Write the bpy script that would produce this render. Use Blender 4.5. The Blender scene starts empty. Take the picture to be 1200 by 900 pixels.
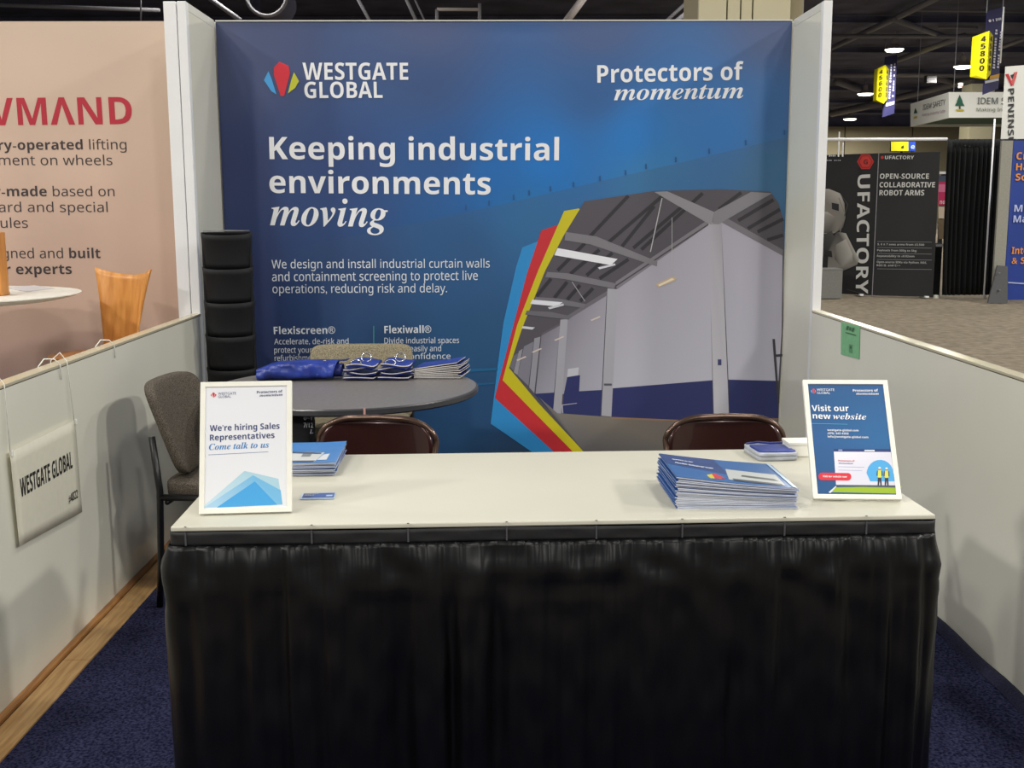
import bpy, bmesh, math, random
import numpy as np
from mathutils import Vector, Matrix, noise
random.seed(7)
SC = bpy.context.scene
COL = SC.collection

def lin(c):
    return tuple((v/255/12.92 if v/255 <= .04045 else ((v/255+.055)/1.055)**2.4) for v in c)

# ------------------------------------------------------------------ camera
F_PX, PITCH, YAW, ROLL, CAM_H = 1305.39, .1567, .0159, -.0039, 1.491
def cam_basis():
    cy, sy = math.cos(YAW), math.sin(YAW)
    f = np.array([sy*math.cos(PITCH), cy*math.cos(PITCH), -math.sin(PITCH)])
    r = np.array([cy, -sy, 0.]); u = np.cross(r, f)
    c, s = math.cos(ROLL), math.sin(ROLL)
    return r*c+u*s, u*c-r*s, f
CR, CU, CF = cam_basis()
CP = np.array([0, 0, CAM_H])
cam_data = bpy.data.cameras.new('camera'); cam_data.sensor_width = 36; cam_data.lens = 36*F_PX/1200
cam_data.clip_end = 400; cam_data.clip_start = .05
cam = bpy.data.objects.new('camera', cam_data); COL.objects.link(cam)
cam.matrix_world = Matrix([[CR[0], CU[0], -CF[0], 0], [CR[1], CU[1], -CF[1], 0], [CR[2], CU[2], -CF[2], CAM_H], [0, 0, 0, 1]])
SC.camera = cam

# ------------------------------------------------------------------ world, lights, exposure
w = bpy.data.worlds.new('hall_air'); SC.world = w; w.use_nodes = True
w.node_tree.nodes['Background'].inputs[0].default_value = (.86, .90, 1.0, 1)
w.node_tree.nodes['Background'].inputs[1].default_value = .24
SC.view_settings.view_transform = 'Standard'; SC.view_settings.look = 'None'
SC.view_settings.exposure = 0.0; SC.view_settings.gamma = 1
def lamp(x, y, z, power, size=1.2, col=(1, .98, .91), parent=None, shape='DISK'):
    l = bpy.data.lights.new('hall_light', 'AREA'); l.shape = shape; l.size = size; l.energy = power; l.color = col
    o = bpy.data.objects.new('hall_light', l); COL.objects.link(o); o.location = (x, y, z)
    return o
LZ = 8.7; LK = .93
for (x, y, p) in [(-5.0, -1.5, 330), (3.6, -.5, 240), (-11, -3, 1100), (12, -2, 1200), (-7, -11, 1300), (6, -12, 1500), (-14, 6, 900), (13, 5, 1000), (-3.5, 4.5, 240), (3.4, 9.0, 230),
                  (12, 13, 600), (7.0, 18, 380), (-2, 17, 300), (17, 24, 600), (6, 27, 500), (-6, 30, 500), (12, 37, 1000), (22, 33, 800)]:
    lamp(x, y, LZ, p*LK)

# ------------------------------------------------------------------ pixel -> world helpers
def ray(px, py): return CF + CR*(px-600)/F_PX - CU*(py-450)/F_PX
def at_z(px, py, z): d = ray(px, py); return Vector(CP + d*((z-CAM_H)/d[2]))
def at_y(px, py, y): d = ray(px, py); return Vector(CP + d*(y/d[1]))
def at_x(px, py, x): d = ray(px, py); return Vector(CP + d*(x/d[0]))
class Plane:
    def __init__(s, O, U, V):
        s.O = Vector(O); s.U = Vector(U).normalized(); s.V = Vector(V).normalized(); s.N = s.U.cross(s.V)
    def px(s, x, y):
        d = Vector(ray(x, y)); o = Vector(CP); t = (s.O-o).dot(s.N)/d.dot(s.N); p = o+d*t-s.O
        return (p.dot(s.U), p.dot(s.V))
    def w(s, u, v, k=0): return s.O + s.U*u + s.V*v + s.N*k

# ------------------------------------------------------------------ materials
MATS = {}
def mat(name, c, rough=.5, metal=0, var=.06, scale=40, bump=0, spec=.5, stretch=(1, 1, 1), coat=0, sheen=0, c2=None, detail=4):
    if name in MATS: return MATS[name]
    m = bpy.data.materials.new(name); m.use_nodes = True; nt = m.node_tree; N = nt.nodes; L = nt.links
    b = N['Principled BSDF']; b.inputs['Roughness'].default_value = rough; b.inputs['Metallic'].default_value = metal
    b.inputs['Specular IOR Level'].default_value = spec; b.inputs['Coat Weight'].default_value = coat
    b.inputs['Sheen Weight'].default_value = sheen
    tc = N.new('ShaderNodeTexCoord'); mp = N.new('ShaderNodeMapping'); mp.inputs['Scale'].default_value = stretch
    nz = N.new('ShaderNodeTexNoise'); nz.inputs['Scale'].default_value = scale; nz.inputs['Detail'].default_value = detail
    L.new(tc.outputs['Object'], mp.inputs[0]); L.new(mp.outputs[0], nz.inputs[0])
    cl = lin(c); a = tuple(v*(1-var) for v in cl)+(1,); d = tuple(min(1, v*(1+var)) for v in cl)+(1,)
    if c2: d = lin(c2)+(1,); a = cl+(1,)
    rp = N.new('ShaderNodeValToRGB'); rp.color_ramp.elements[0].position = .35; rp.color_ramp.elements[1].position = .65
    rp.color_ramp.elements[0].color = a; rp.color_ramp.elements[1].color = d
    L.new(nz.outputs[0], rp.inputs[0]); L.new(rp.outputs[0], b.inputs['Base Color'])
    if bump:
        bp = N.new('ShaderNodeBump'); bp.inputs['Strength'].default_value = bump; bp.inputs['Distance'].default_value = .004
        L.new(nz.outputs[0], bp.inputs['Height']); L.new(bp.outputs[0], b.inputs['Normal'])
    MATS[name] = m; return m
def print_mat(name='print_ink', rough=.5, bump=0, spec=.5):
    if name in MATS: return MATS[name]
    m = bpy.data.materials.new(name); m.use_nodes = True; nt = m.node_tree; b = nt.nodes['Principled BSDF']
    at = nt.nodes.new('ShaderNodeVertexColor'); at.layer_name = 'Col'
    nt.links.new(at.outputs[0], b.inputs['Base Color']); b.inputs['Roughness'].default_value = rough
    b.inputs['Specular IOR Level'].default_value = spec
    if bump:
        tc = nt.nodes.new('ShaderNodeTexCoord'); mp = nt.nodes.new('ShaderNodeMapping'); mp.inputs['Scale'].default_value = (1, 1, .35)
        nz = nt.nodes.new('ShaderNodeTexNoise'); nz.inputs['Scale'].default_value = 3; bp = nt.nodes.new('ShaderNodeBump')
        bp.inputs['Strength'].default_value = bump; bp.inputs['Distance'].default_value = .02
        nt.links.new(tc.outputs['Object'], mp.inputs[0]); nt.links.new(mp.outputs[0], nz.inputs[0])
        nt.links.new(nz.outputs[0], bp.inputs['Height']); nt.links.new(bp.outputs[0], b.inputs['Normal'])
    MATS[name] = m; return m
def emit(name, c, s):
    m = bpy.data.materials.new(name); m.use_nodes = True; b = m.node_tree.nodes['Principled BSDF']
    b.inputs['Base Color'].default_value = lin(c)+(1,); b.inputs['Emission Color'].default_value = lin(c)+(1,); b.inputs['Emission Strength'].default_value = s
    return m
INK = print_mat()

M_WALL = mat('white_laminate_panel', (226, 224, 210), rough=.24, var=.02, scale=2, bump=0)
M_ALU = mat('aluminium_profile', (214, 213, 205), rough=.35, var=.02, scale=8)
M_RAIL = mat('champagne_rail', (206, 198, 170), rough=.25, metal=.25, var=.04, scale=6)
M_POST = mat('white_post', (236, 236, 238), rough=.35, var=.02, scale=5)
M_BLACKP = mat('black_plastic', (20, 20, 23), rough=.62, spec=.3, var=.15, scale=14)
M_BLACKM = mat('black_metal_tube', (18, 18, 21), rough=.35, var=.1)
M_WHITEP = mat('white_frame_wood', (236, 234, 224), rough=.4, var=.02)
M_TOP = mat('white_table_cover', (198, 195, 180), rough=.45, var=.02, scale=3)
M_CARD = mat('brown_board', (90, 74, 60), rough=.8)
M_PAGE = mat('paper_page', (196, 200, 212), rough=.7, var=.30, scale=90, stretch=(.15, .15, 14))
M_COVER = mat('blue_cover_paper', (38, 82, 150), rough=.35, var=.15, scale=9)

# ------------------------------------------------------------------ mesh builder
class MB:
    def __init__(s): s.v = []; s.f = []; s.c = []; s.mi = []
    def add(s, vs, fs, col=None, mi=0):
        b = len(s.v); s.v += [Vector(v) for v in vs]
        for f in fs: s.f.append([b+i for i in f]); s.c.append(col); s.mi.append(mi)
        return s
    def box(s, c, d, rz=0, M=None, col=None, mi=0):
        hx, hy, hz = d[0]/2, d[1]/2, d[2]/2
        vs = [Vector((x, y, z)) for x in (-hx, hx) for y in (-hy, hy) for z in (-hz, hz)]
        R = M if M is not None else Matrix.Rotation(rz, 3, 'Z')
        vs = [R @ v + Vector(c) for v in vs]
        return s.add(vs, [(0, 1, 3, 2), (4, 6, 7, 5), (0, 4, 5, 1), (2, 3, 7, 6), (0, 2, 6, 4), (1, 5, 7, 3)], col, mi)
    def hexa(s, p, q, col=None, mi=0):      # two quads (front, back), same winding
        return s.add(list(p)+list(q), [(0, 1, 2, 3), (7, 6, 5, 4), (0, 4, 5, 1), (1, 5, 6, 2), (2, 6, 7, 3), (3, 7, 4, 0)], col, mi)
    def tube(s, pts, r, n=10, closed=False, col=None, mi=0):
        pts = [Vector(p) for p in pts]; rings = []; m = len(pts); up = None
        for i, p in enumerate(pts):
            a = pts[i-1] if (i > 0 or closed) else p; b = pts[(i+1) % m] if (i < m-1 or closed) else p
            t = (b-a).normalized()
            if up is None: up = Vector((0, 0, 1)) if abs(t.z) < .9 else Vector((0, 1, 0))
            e = t.cross(up).normalized(); up = e.cross(t).normalized()
            rr = r[i] if isinstance(r, (list, tuple)) else r
            rings.append([p + e*rr*math.cos(2*math.pi*k/n) + up*rr*math.sin(2*math.pi*k/n) for k in range(n)])
        fs = []; vs = [v for q in rings for v in q]
        for i in range(m if closed else m-1):
            j = (i+1) % m
            for k in range(n): fs.append((i*n+k, i*n+(k+1) % n, j*n+(k+1) % n, j*n+k))
        if not closed: fs += [tuple(range(n))[::-1], tuple((m-1)*n+k for k in range(n))]
        return s.add(vs, fs, col, mi)
    def lathe(s, prof, c=(0, 0, 0), n=40, col=None, mi=0):
        vs = [Vector((c[0]+r*math.cos(2*math.pi*k/n), c[1]+r*math.sin(2*math.pi*k/n), c[2]+z)) for r, z in prof for k in range(n)]
        fs = [(i*n+k, i*n+(k+1) % n, (i+1)*n+(k+1) % n, (i+1)*n+k) for i in range(len(prof)-1) for k in range(n)]
        fs += [tuple(range(n))[::-1], tuple((len(prof)-1)*n+k for k in range(n))]
        return s.add(vs, fs, col, mi)
    def prism(s, pts, off, col=None, mi=0):  # polygon of world points, extruded by vector off
        n = len(pts); off = Vector(off); a = [Vector(p) for p in pts]; b = [p+off for p in a]
        return s.add(a+b, [tuple(range(n)), tuple(range(2*n-1, n-1, -1))]+[(i, n+i, n+(i+1) % n, (i+1) % n) for i in range(n)], col, mi)
    def grid(s, fn, nu, nv, closed_u=False, col=None, mi=0):
        vs = [fn(i/nu, j/nv) for j in range(nv+1) for i in range(nu+1)]
        return s.add(vs, [(j*(nu+1)+i, j*(nu+1)+i+1, (j+1)*(nu+1)+i+1, (j+1)*(nu+1)+i) for j in range(nv) for i in range(nu)], col, mi)
    def build(s, name, m, parent=None, smooth=False, bevel=0, vcols=None, world=True, fix=True, solid=0):
        me = bpy.data.meshes.new(name)
        off = Vector((0, 0, 0))
        if parent is not None and world:
            off = parent['_w'] if '_w' in parent else (0, 0, 0); off = Vector(off)
        me.from_pydata([tuple(v-off) for v in s.v], [], s.f)
        if fix:
            bm = bmesh.new(); bm.from_mesh(me); bmesh.ops.recalc_face_normals(bm, faces=bm.faces); bm.to_mesh(me); bm.free()
        ms = m if isinstance(m, (list, tuple)) else [m]
        for q in ms: me.materials.append(q)
        if len(ms) > 1: me.polygons.foreach_set('material_index', s.mi)
        if vcols is not None or any(c is not None for c in s.c):
            ca = me.color_attributes.new('Col', 'FLOAT_COLOR', 'CORNER'); data = []
            for p, c in zip(me.polygons, s.c):
                for vi in p.vertices:
                    q = vcols[vi] if vcols is not None else (c or (1, 1, 1)); data += [q[0], q[1], q[2], 1]
            ca.data.foreach_set('color', data)
        if smooth: me.polygons.foreach_set('use_smooth', [True]*len(me.polygons))
        o = bpy.data.objects.new(name, me); COL.objects.link(o)
        if parent is not None:
            o.parent = parent
            if world: o['_w'] = tuple(off)
        else: o['_w'] = (0, 0, 0)
        if smooth and (bevel or smooth == 'auto'):
            pass
        if bevel:
            b = o.modifiers.new('bevel', 'BEVEL'); b.width = bevel; b.segments = 2; b.limit_method = 'ANGLE'
        if solid:
            b = o.modifiers.new('solid', 'SOLIDIFY'); b.thickness = solid; b.offset = 0
        if smooth == 'auto':
            try:
                me.set_sharp_from_angle(angle=math.radians(35))
            except Exception: pass
        return o
def tag(o, label=None, cat=None, group=None, kind=None):
    if label: o['label'] = label
    if cat: o['category'] = cat
    if group: o['group'] = group
    if kind: o['kind'] = kind
    return o
def thing(name, label, cat, loc=(0, 0, 0), rz=0, group=None, kind=None):
    o = bpy.data.objects.new(name, None); COL.objects.link(o); o.location = loc; o.rotation_euler = (0, 0, rz); o.empty_display_size = .1
    o['_w'] = tuple(loc); return tag(o, label, cat, group, kind)
def copy_tree(o, parent=None):
    c = o.copy(); COL.objects.link(c); c.parent = parent
    for ch in list(o.children): copy_tree(ch, c)
    return c
def box(name, c, d, m, parent=None, bevel=0, rz=0, kind=None, label=None, world=True):
    o = MB().box(c, d, rz).build(name, m, parent, bevel=bevel, world=world)
    if kind: o['kind'] = kind
    if label: o['label'] = label
    return o

# ------------------------------------------------------------------ flat print: polygons and lettering
def canvas(name, pl, polys, parent, base=.0006, step=.00025, m=None, label=None):
    """polys: (points, colour or list of colours); points are photo pixels on the plane or ('uv', ...)"""
    mb = MB(); vc = []; k = base
    for pts, col in polys:
        uv = [pl.px(*p) for p in pts]
        area = sum(uv[i][0]*uv[(i+1) % len(uv)][1]-uv[(i+1) % len(uv)][0]*uv[i][1] for i in range(len(uv)))
        cols = col if isinstance(col[0], (tuple, list)) else [col]*len(uv)
        if area < 0: uv = uv[::-1]; cols = list(cols)[::-1]
        mb.add([pl.w(u, v, k) for u, v in uv], [tuple(range(len(uv)))], (1, 1, 1)); vc += [lin(c) for c in cols]; k += step
    o = mb.build(name, m or INK, parent, vcols=vc, fix=False)
    if label: o['label'] = label
    return o
def line_poly(a, b, wpx):
    d = Vector((b[0]-a[0], b[1]-a[1])).normalized(); n = Vector((-d.y, d.x))*wpx/2
    return [(a[0]+n.x, a[1]+n.y), (b[0]+n.x, b[1]+n.y), (b[0]-n.x, b[1]-n.y), (a[0]-n.x, a[1]-n.y)]
STY = {'b': (0x1D5D4, 0x1D5EE), 'r': (0x1D5A0, 0x1D5BA), 'i': (0x1D468, 0x1D482)}
def styled(s, st):
    if st == 'd': return s
    U, Lo = STY[st]; out = ''
    for c in s:
        if 'A' <= c <= 'Z': out += chr(U+ord(c)-65)
        elif 'a' <= c <= 'z': out += chr(Lo+ord(c)-97)
        elif st == 'b' and '0' <= c <= '9': out += chr(0x1D7EC+ord(c)-48)
        else: out += c
    return out
_tc = {}
def text_mesh(s):
    if s in _tc: return _tc[s]
    cu = bpy.data.curves.new('tmp', 'FONT'); cu.body = s; cu.resolution_u = 3; cu.fill_mode = 'FRONT'
    o = bpy.data.objects.new('tmp', cu); COL.objects.link(o)
    me = o.to_mesh(); vs = [(v.co.x, v.co.y) for v in me.vertices]; fs = [tuple(p.vertices) for p in me.polygons]
    o.to_mesh_clear(); bpy.data.objects.remove(o); bpy.data.curves.remove(cu); _tc[s] = (vs, fs); return vs, fs
CAPH = {}
def caph(st):
    if st not in CAPH:
        vs, _ = text_mesh(styled('H', st)); CAPH[st] = max(v[1] for v in vs)
    return CAPH[st]
def lettering(pl, lines, parent, name='lettering', k=.0015, m=None, label=None):
    """lines: (runs, style, (x0,y0) baseline left px, (x1,y1) baseline right px, cap top px above left end (x,y), colour)"""
    last = None
    for s, st, p0, p1, pt, col in lines:
        mb = MB()
        if st == 'mix':   # list of (text, style)
            body = ''.join(styled(a, b) for a, b in s); st = s[0][1]
        else: body = styled(s, st)
        vs, fs = text_mesh(body)
        if not vs: continue
        a = Vector(pl.px(*p0)); b = Vector(pl.px(*p1)); t = Vector(pl.px(*pt))
        x0 = min(v[0] for v in vs); x1 = max(v[0] for v in vs)
        ex = (b-a)/(x1-x0); n = Vector((-(b-a).y, (b-a).x)).normalized(); h = abs((t-a).dot(n))
        if n.dot(t-a) < 0: n = -n
        ey = n*(h/caph(st))
        mb.add([pl.w(*(a+ex*(x-x0)+ey*y), k) for x, y in vs], fs, lin(col))
        last = mb.build(name, m or INK, parent, fix=False)
    return last

# ================================================================== SETTING
D = 6.1965; XL = -1.4735; XR = 1.6109; ZT = 2.48; ZL = .9734; WL = .5852; YF = D-WL; Y0 = 2.35
# floor of the hall
M_AISLE = mat('aisle_carpet', (122, 112, 98), rough=.95, var=.22, scale=9, bump=.3, spec=.1, detail=10)
fl = MB().add([(-45, -14, -.012), (60, -14, -.012), (60, 101, -.012), (-45, 101, -.012)], [(0, 1, 2, 3)]).build('floor', M_AISLE); fl['kind'] = 'structure'
M_NAVY = mat('navy_carpet', (20, 22, 48), c2=(66, 68, 100), rough=1, scale=115, bump=1, spec=.05, detail=6)
bc = MB().box(((XR-1.36)/2, (Y0-1+D)/2, -.004), (XR+1.36, D-Y0+1, .012)).build('booth_carpet', M_NAVY); tag(bc, kind='structure')
M_WOOD = mat('pale_wood', (176, 132, 78), c2=(205, 166, 112), rough=.45, scale=5, stretch=(14, 1, 1), bump=.1)
M_WOOD2 = mat('orange_wood', (150, 100, 52), c2=(184, 130, 74), rough=.5, scale=5, stretch=(14, 1, 1))
tr = thing('trim_left', None, None, (XL, 4, 0), kind='structure')
for i in range(5):
    y0 = Y0-.6+i*.9; box('plank', (XL+.075, y0+.45, .001), (.09, .897, .014), M_WOOD, tr, .001)
box('gap_filler', (XL+.03, (Y0+D)/2-.2, .002), (.012, D-Y0+.4, .004), mat('dark_gap', (60, 36, 20), rough=.8), tr)
box('batten', (XL+.012, (Y0+D)/2-.2, .006), (.024, D-Y0+.4, .02), M_WOOD2, tr, .002)
ce = MB().grid(lambda u, v: Vector((XR-.052+.05*u, Y0-.6+v*(D-Y0+.6), .003+.022*math.sin(u*math.pi*.8)+.003*math.sin(v*60))), 6, 60).build('trim_right', mat('carpet_roll_edge', (20, 22, 44), c2=(44, 46, 74), rough=1, scale=150, bump=.8), smooth=True); ce['kind'] = 'structure'

# low side walls, wings
M_GROOVE = mat('dark_groove', (60, 54, 46), rough=.7)
def side_wall(name, X, sgn):     # sgn: outward direction
    r = thing(name, None, None, (X, 4, 0), kind='structure')
    t = .045; xc = X+sgn*t/2
    box('panel', (xc, (Y0+YF)/2, (ZL-.013)/2), (t, YF-Y0, ZL-.013), M_WALL, r)
    box('top_rail', (xc, (Y0+YF)/2, ZL-.005), (t+.003, YF-Y0, .0105), M_RAIL, r, .002)
    box('rail_groove', (xc, (Y0+YF)/2, ZL-.0116), (t-.004, YF-Y0, .0028), M_GROOVE, r)
    return r
wl = side_wall('wall_left', XL, -1)
wr = side_wall('wall_right', XR, 1)
def wing(name, X, sgn):
    r = thing(name, None, None, (X, YF, 0), kind='structure')
    box('panel', (X+sgn*.02, D-WL/2, ZT/2), (.03, WL-.05, ZT-.01), M_WALL, r)
    box('post', (X+sgn*.024, YF+.022, ZT/2), (.044, .044, ZT+.004), M_POST, r, .004)
    box('top_rail', (X+sgn*.022, D-WL/2, ZT-.018), (.036, WL-.05, .04), M_ALU, r, .002)
    return r
wing('wall_wing_left', XL, -1); wing('wall_wing_right', XR, 1)
# neighbour's own wing and post beside ours
nw = thing('wall_neighbour_wing', None, None, (XL-.09, YF, 0), kind='structure')
box('post', (XL-.082, YF+.03, ZT/2), (.062, .05, ZT+.004), M_POST, nw, .004)
box('panel', (XL-.082, D-WL/2+.03, ZT/2), (.03, WL-.06, ZT-.01), M_WALL, nw)
# back walls
bw = thing('wall_back', None, None, ((XL+XR)/2, D+.03, 0), kind='structure')
for i in range(3):
    x = XL+(i+.5)*(XR-XL)/3; box('panel', (x, D+.03, ZT/2), ((XR-XL)/3-.04, .018, ZT-.03), M_WALL, bw)
for i in range(4): box('post', (XL+i*(XR-XL)/3, D+.033, ZT/2), (.04, .04, ZT), M_ALU, bw, .003)
box('top_rail', ((XL+XR)/2, D+.034, ZT-.02), (XR-XL, .036, .038), M_ALU, bw, .002)
bn = thing('wall_neighbour_back', None, None, (-3.2, D+.03, 0), kind='structure')
box('panel', (-3.2, D+.04, ZT/2), (3.2, .02, ZT-.01), M_WALL, bn)

# ================================================================== BACKDROP BANNER
PB = Plane((XL, D-.004, 0), (1, 0, 0), (0, 0, 1))
bt = thing('backdrop_banner', 'large blue fabric backdrop banner with white headline and warehouse picture', 'banner', ((XL+XR)/2, D-.01, 0))
samples = [((255, 30), (66, 74, 112)), ((300, 60), (64, 76, 116)), ((500, 30), (78, 92, 134)), ((700, 30), (74, 94, 140)), ((910, 30), (76, 92, 134)), ((500, 100), (54, 82, 132)), ((700, 110), (46, 92, 150)),  # top samples are paler: sheen from the lights painted into the fabric colour
           ((270, 200), (46, 60, 108)), ((400, 200), (44, 70, 124)), ((520, 180), (40, 86, 148)), ((640, 190), (24, 118, 200)), ((740, 160), (28, 120, 200)), ((850, 150), (40, 114, 186)), ((580, 200), (26, 106, 182)), ((915, 140), (56, 100, 155)),
           ((270, 330), (40, 50, 96)), ((400, 330), (36, 66, 116)), ((540, 300), (32, 88, 146)), ((620, 250), (36, 114, 176)), ((760, 205), (52, 126, 184)), ((910, 200), (56, 114, 162)), ((915, 350), (60, 100, 150)),
           ((300, 420), (36, 50, 94)), ((450, 420), (28, 66, 112)), ((560, 400), (26, 84, 136)), ((560, 470), (18, 72, 124)), ((500, 520), (16, 66, 114)), ((620, 540), (14, 52, 92)), ((300, 540), (28, 44, 86)), ((900, 540), (40, 60, 90))]
SP = np.array([PB.px(*p) for p, _ in samples]); SCOL = np.array([lin(c) for _, c in samples])
edge = [(-100, 330), (340, 292), (460, 267), (600, 237), (700, 213), (800, 190), (921, 161), (1300, 80)]
EU = [PB.px(*p) for p in edge]
def bcol(u, v):
    d2 = ((SP-np.array([u, v]))**2).sum(1)+.012; ww = d2**-1.6; c = (SCOL*ww[:, None]).sum(0)/ww.sum()
    ev = np.interp(u, [e[0] for e in EU], [e[1] for e in EU])
    if v < ev:
        k = min(1, max(0, (u-.15)/1.5)); c = c*(1-.22*k)+np.array(lin((96, 126, 146)))*.22*k*.75; c = c*(1-.12*k)
    return tuple(c)
WB = XR-XL
nu, nv = 150, 110; mb = MB(); vc = []
# the rows follow the printed roof line so its edge stays crisp
us = [WB*i/nu for i in range(nu+1)]
n_lo, n_hi = 70, 40
vs = []; fs = []
for i, u in enumerate(us):
    ev = float(np.interp(u, [e[0] for e in EU], [e[1] for e in EU]))
    col = [.03+(ev-1e-4-.03)*j/n_lo for j in range(n_lo+1)]+[ev+1e-4+(ZT-.004-ev)*j/n_hi for j in range(n_hi+1)]
    for v in col:
        sag = -.012*math.exp(-((u-1.62)/.25)**2-((v-2.42)/.03)**2)
        vs.append(PB.w(u, v, .0016*math.sin(u*2.1)*math.sin(v*1.7)+.004+.2*sag)); vc.append(bcol(u, v))
R_ = n_lo+n_hi+2
for i in range(nu):
    for j in range(R_-1): fs.append((i*R_+j, (i+1)*R_+j, (i+1)*R_+j+1, i*R_+j+1))
mb.add(vs, fs, (1, 1, 1))
M_FAB = print_mat('banner_fabric', .42, .25, .5)
fab = mb.build('fabric', M_FAB, bt, vcols=vc, smooth=True, fix=False)
PF = Plane(PB.O+PB.N*.0056, PB.U, PB.V)
WHITE = (238, 238, 242)
box('top_edging', ((XL+XR)/2, D-.006, ZT+.001), (WB, .02, .006), M_ALU, bt)
canvas('logo', PF, [([(321, 79), (327.5, 72.3), (338, 77), (340, 86), (333, 112.5), (329, 112.5), (321, 88)], (214, 40, 58)),
                    ([(309.3, 94), (314.5, 83.5), (318.2, 92), (324, 110.5), (318, 107)], (70, 160, 225)),
                    ([(344.5, 84.5), (350.4, 95), (346, 103), (337.5, 109.5), (341, 95)], (200, 200, 50))], fab)
canvas('bolt_marks', PF, sum([[(line_poly((x, y-6), (x, y), 1.6), (34, 84, 136))] for x, y in [(546, 246), (573, 241), (602, 234), (620, 229), (645, 224), (672, 219), (703, 212), (733, 205), (757, 198), (792, 190), (831, 180), (874, 170), (919, 158)]], []), fab)
canvas('stripes', PF, [([(640, 292), (612, 290), (605, 312), (590, 378), (583, 430), (575, 496.5), (621, 528), (700, 600), (800, 600), (800, 300)], (44, 140, 205)),
                       ([(612, 290), (631, 282.5), (645, 300), (606, 318)], (44, 140, 205)),
                       ([(634.4, 270), (655, 263), (720, 300), (760, 590), (716, 575), (647.6, 528), (579.7, 466), (596.7, 400), (617.4, 321)], (200, 44, 52)),
                       ([(661, 247.3), (678, 244.3), (780, 300), (790, 590), (730, 590), (670, 528), (589, 445.5), (606, 381), (630.7, 317)], (205, 192, 28))], fab)
def C(x, y): return (540+x/2.6475, 200+y/2.6475)
def CP_(pts): return [C(*p) for p in pts]
roof = (84, 80, 88)
pp = [(CP_([(384, 95), (600, 63), (800, 58), (960, 65), (985, 100), (1000, 150), (1000, 480), (985, 770), (985, 1000), (470, 1000), (380, 870), (240, 720), (150, 612), (190, 490), (262, 310), (320, 200)]), roof)]
def q(pts, col): pp.append((CP_(pts), col))
# roof sheets and dark purlins
for a, b in [((520, 78), (395, 210)), ((640, 66), (455, 225)), ((600, 110), (500, 235)), ((700, 100), (535, 240)), ((750, 70), (560, 245)), ((385, 225), (300, 310)), ((430, 245), (340, 320)), ((470, 255), (390, 325)), ((520, 275), (430, 335)), ((280, 335), (235, 390)), ((330, 345), (290, 395)), ((370, 355), (330, 400)), ((410, 365), (370, 405)),
             ((870, 68), (800, 120)), ((970, 90), (860, 155)), ((1000, 150), (920, 190)), ((1000, 200), (950, 215)), ((990, 120), (890, 180))]:
    q(line_poly(a, b, 11), (48, 45, 52))
q([(480, 345), (770, 150), (775, 172), (485, 375)], (128, 124, 132)); q(line_poly((480, 358), (772, 164), 4), (70, 66, 74))
q([(330, 450), (455, 372), (455, 388), (335, 462)], (110, 106, 114))
q([(250, 505), (340, 455), (335, 468), (250, 520)], (96, 92, 100))
# walls from near to far
q([(485, 368), (770, 168), (780, 650), (470, 675)], [(170, 166, 178), (176, 172, 186), (196, 194, 208), (186, 184, 196)])
q([(808, 160), (998, 262), (995, 500), (985, 652), (830, 648)], [(172, 168, 182), (178, 175, 190), (196, 194, 210), (196, 194, 210), (190, 188, 202)])
q([(470, 675), (780, 650), (782, 778), (466, 765)], (44, 50, 102)); q([(830, 648), (982, 652), (985, 768), (833, 765)], (44, 50, 102))
q([(455, 365), (487, 368), (467, 763), (436, 760)], (172, 170, 180))
q([(768, 160), (808, 160), (820, 480), (832, 765), (785, 765)], [(176, 172, 182), (160, 156, 166), (190, 188, 196), (196, 194, 204), (206, 204, 212)])
q([(332, 462), (452, 388), (437, 682), (305, 694)], [(140, 136, 148), (160, 156, 168), (176, 174, 188), (160, 158, 170)])
q([(320, 690), (330, 640), (370, 634), (367, 684), (437, 680), (433, 762), (316, 752)], (44, 50, 102)); q([(332, 615), (366, 610), (364, 634), (330, 640)], (196, 196, 204))
q([(309, 462), (332, 460), (311, 755), (286, 753)], (168, 166, 176))
q([(250, 512), (308, 480), (289, 688), (232, 692)], [(124, 120, 132), (140, 136, 148), (162, 160, 174), (150, 148, 160)]); q([(228, 692), (290, 688), (285, 752), (280, 750)], (44, 50, 102))
q([(228, 520), (247, 515), (228, 690), (212, 672)], (150, 148, 158))
q([(196, 545), (226, 530), (210, 668), (176, 635)], (128, 126, 138)); q([(180, 560), (192, 552), (176, 634), (164, 625)], (150, 148, 158)); q([(163, 575), (178, 565), (164, 622), (152, 608)], (112, 110, 122))
# floor
q([(240, 700), (300, 752), (436, 762), (660, 778), (782, 778), (985, 767), (985, 1000), (470, 1000), (380, 870)], [(110, 106, 104), (130, 124, 118), (128, 120, 110), (118, 108, 100), (96, 92, 92), (110, 100, 92), (70, 70, 74), (66, 66, 70), (92, 90, 92)])
q(line_poly((466, 766), (782, 780), 5), (150, 118, 92)); q(line_poly((833, 768), (985, 770), 4), (140, 112, 92))
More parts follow.
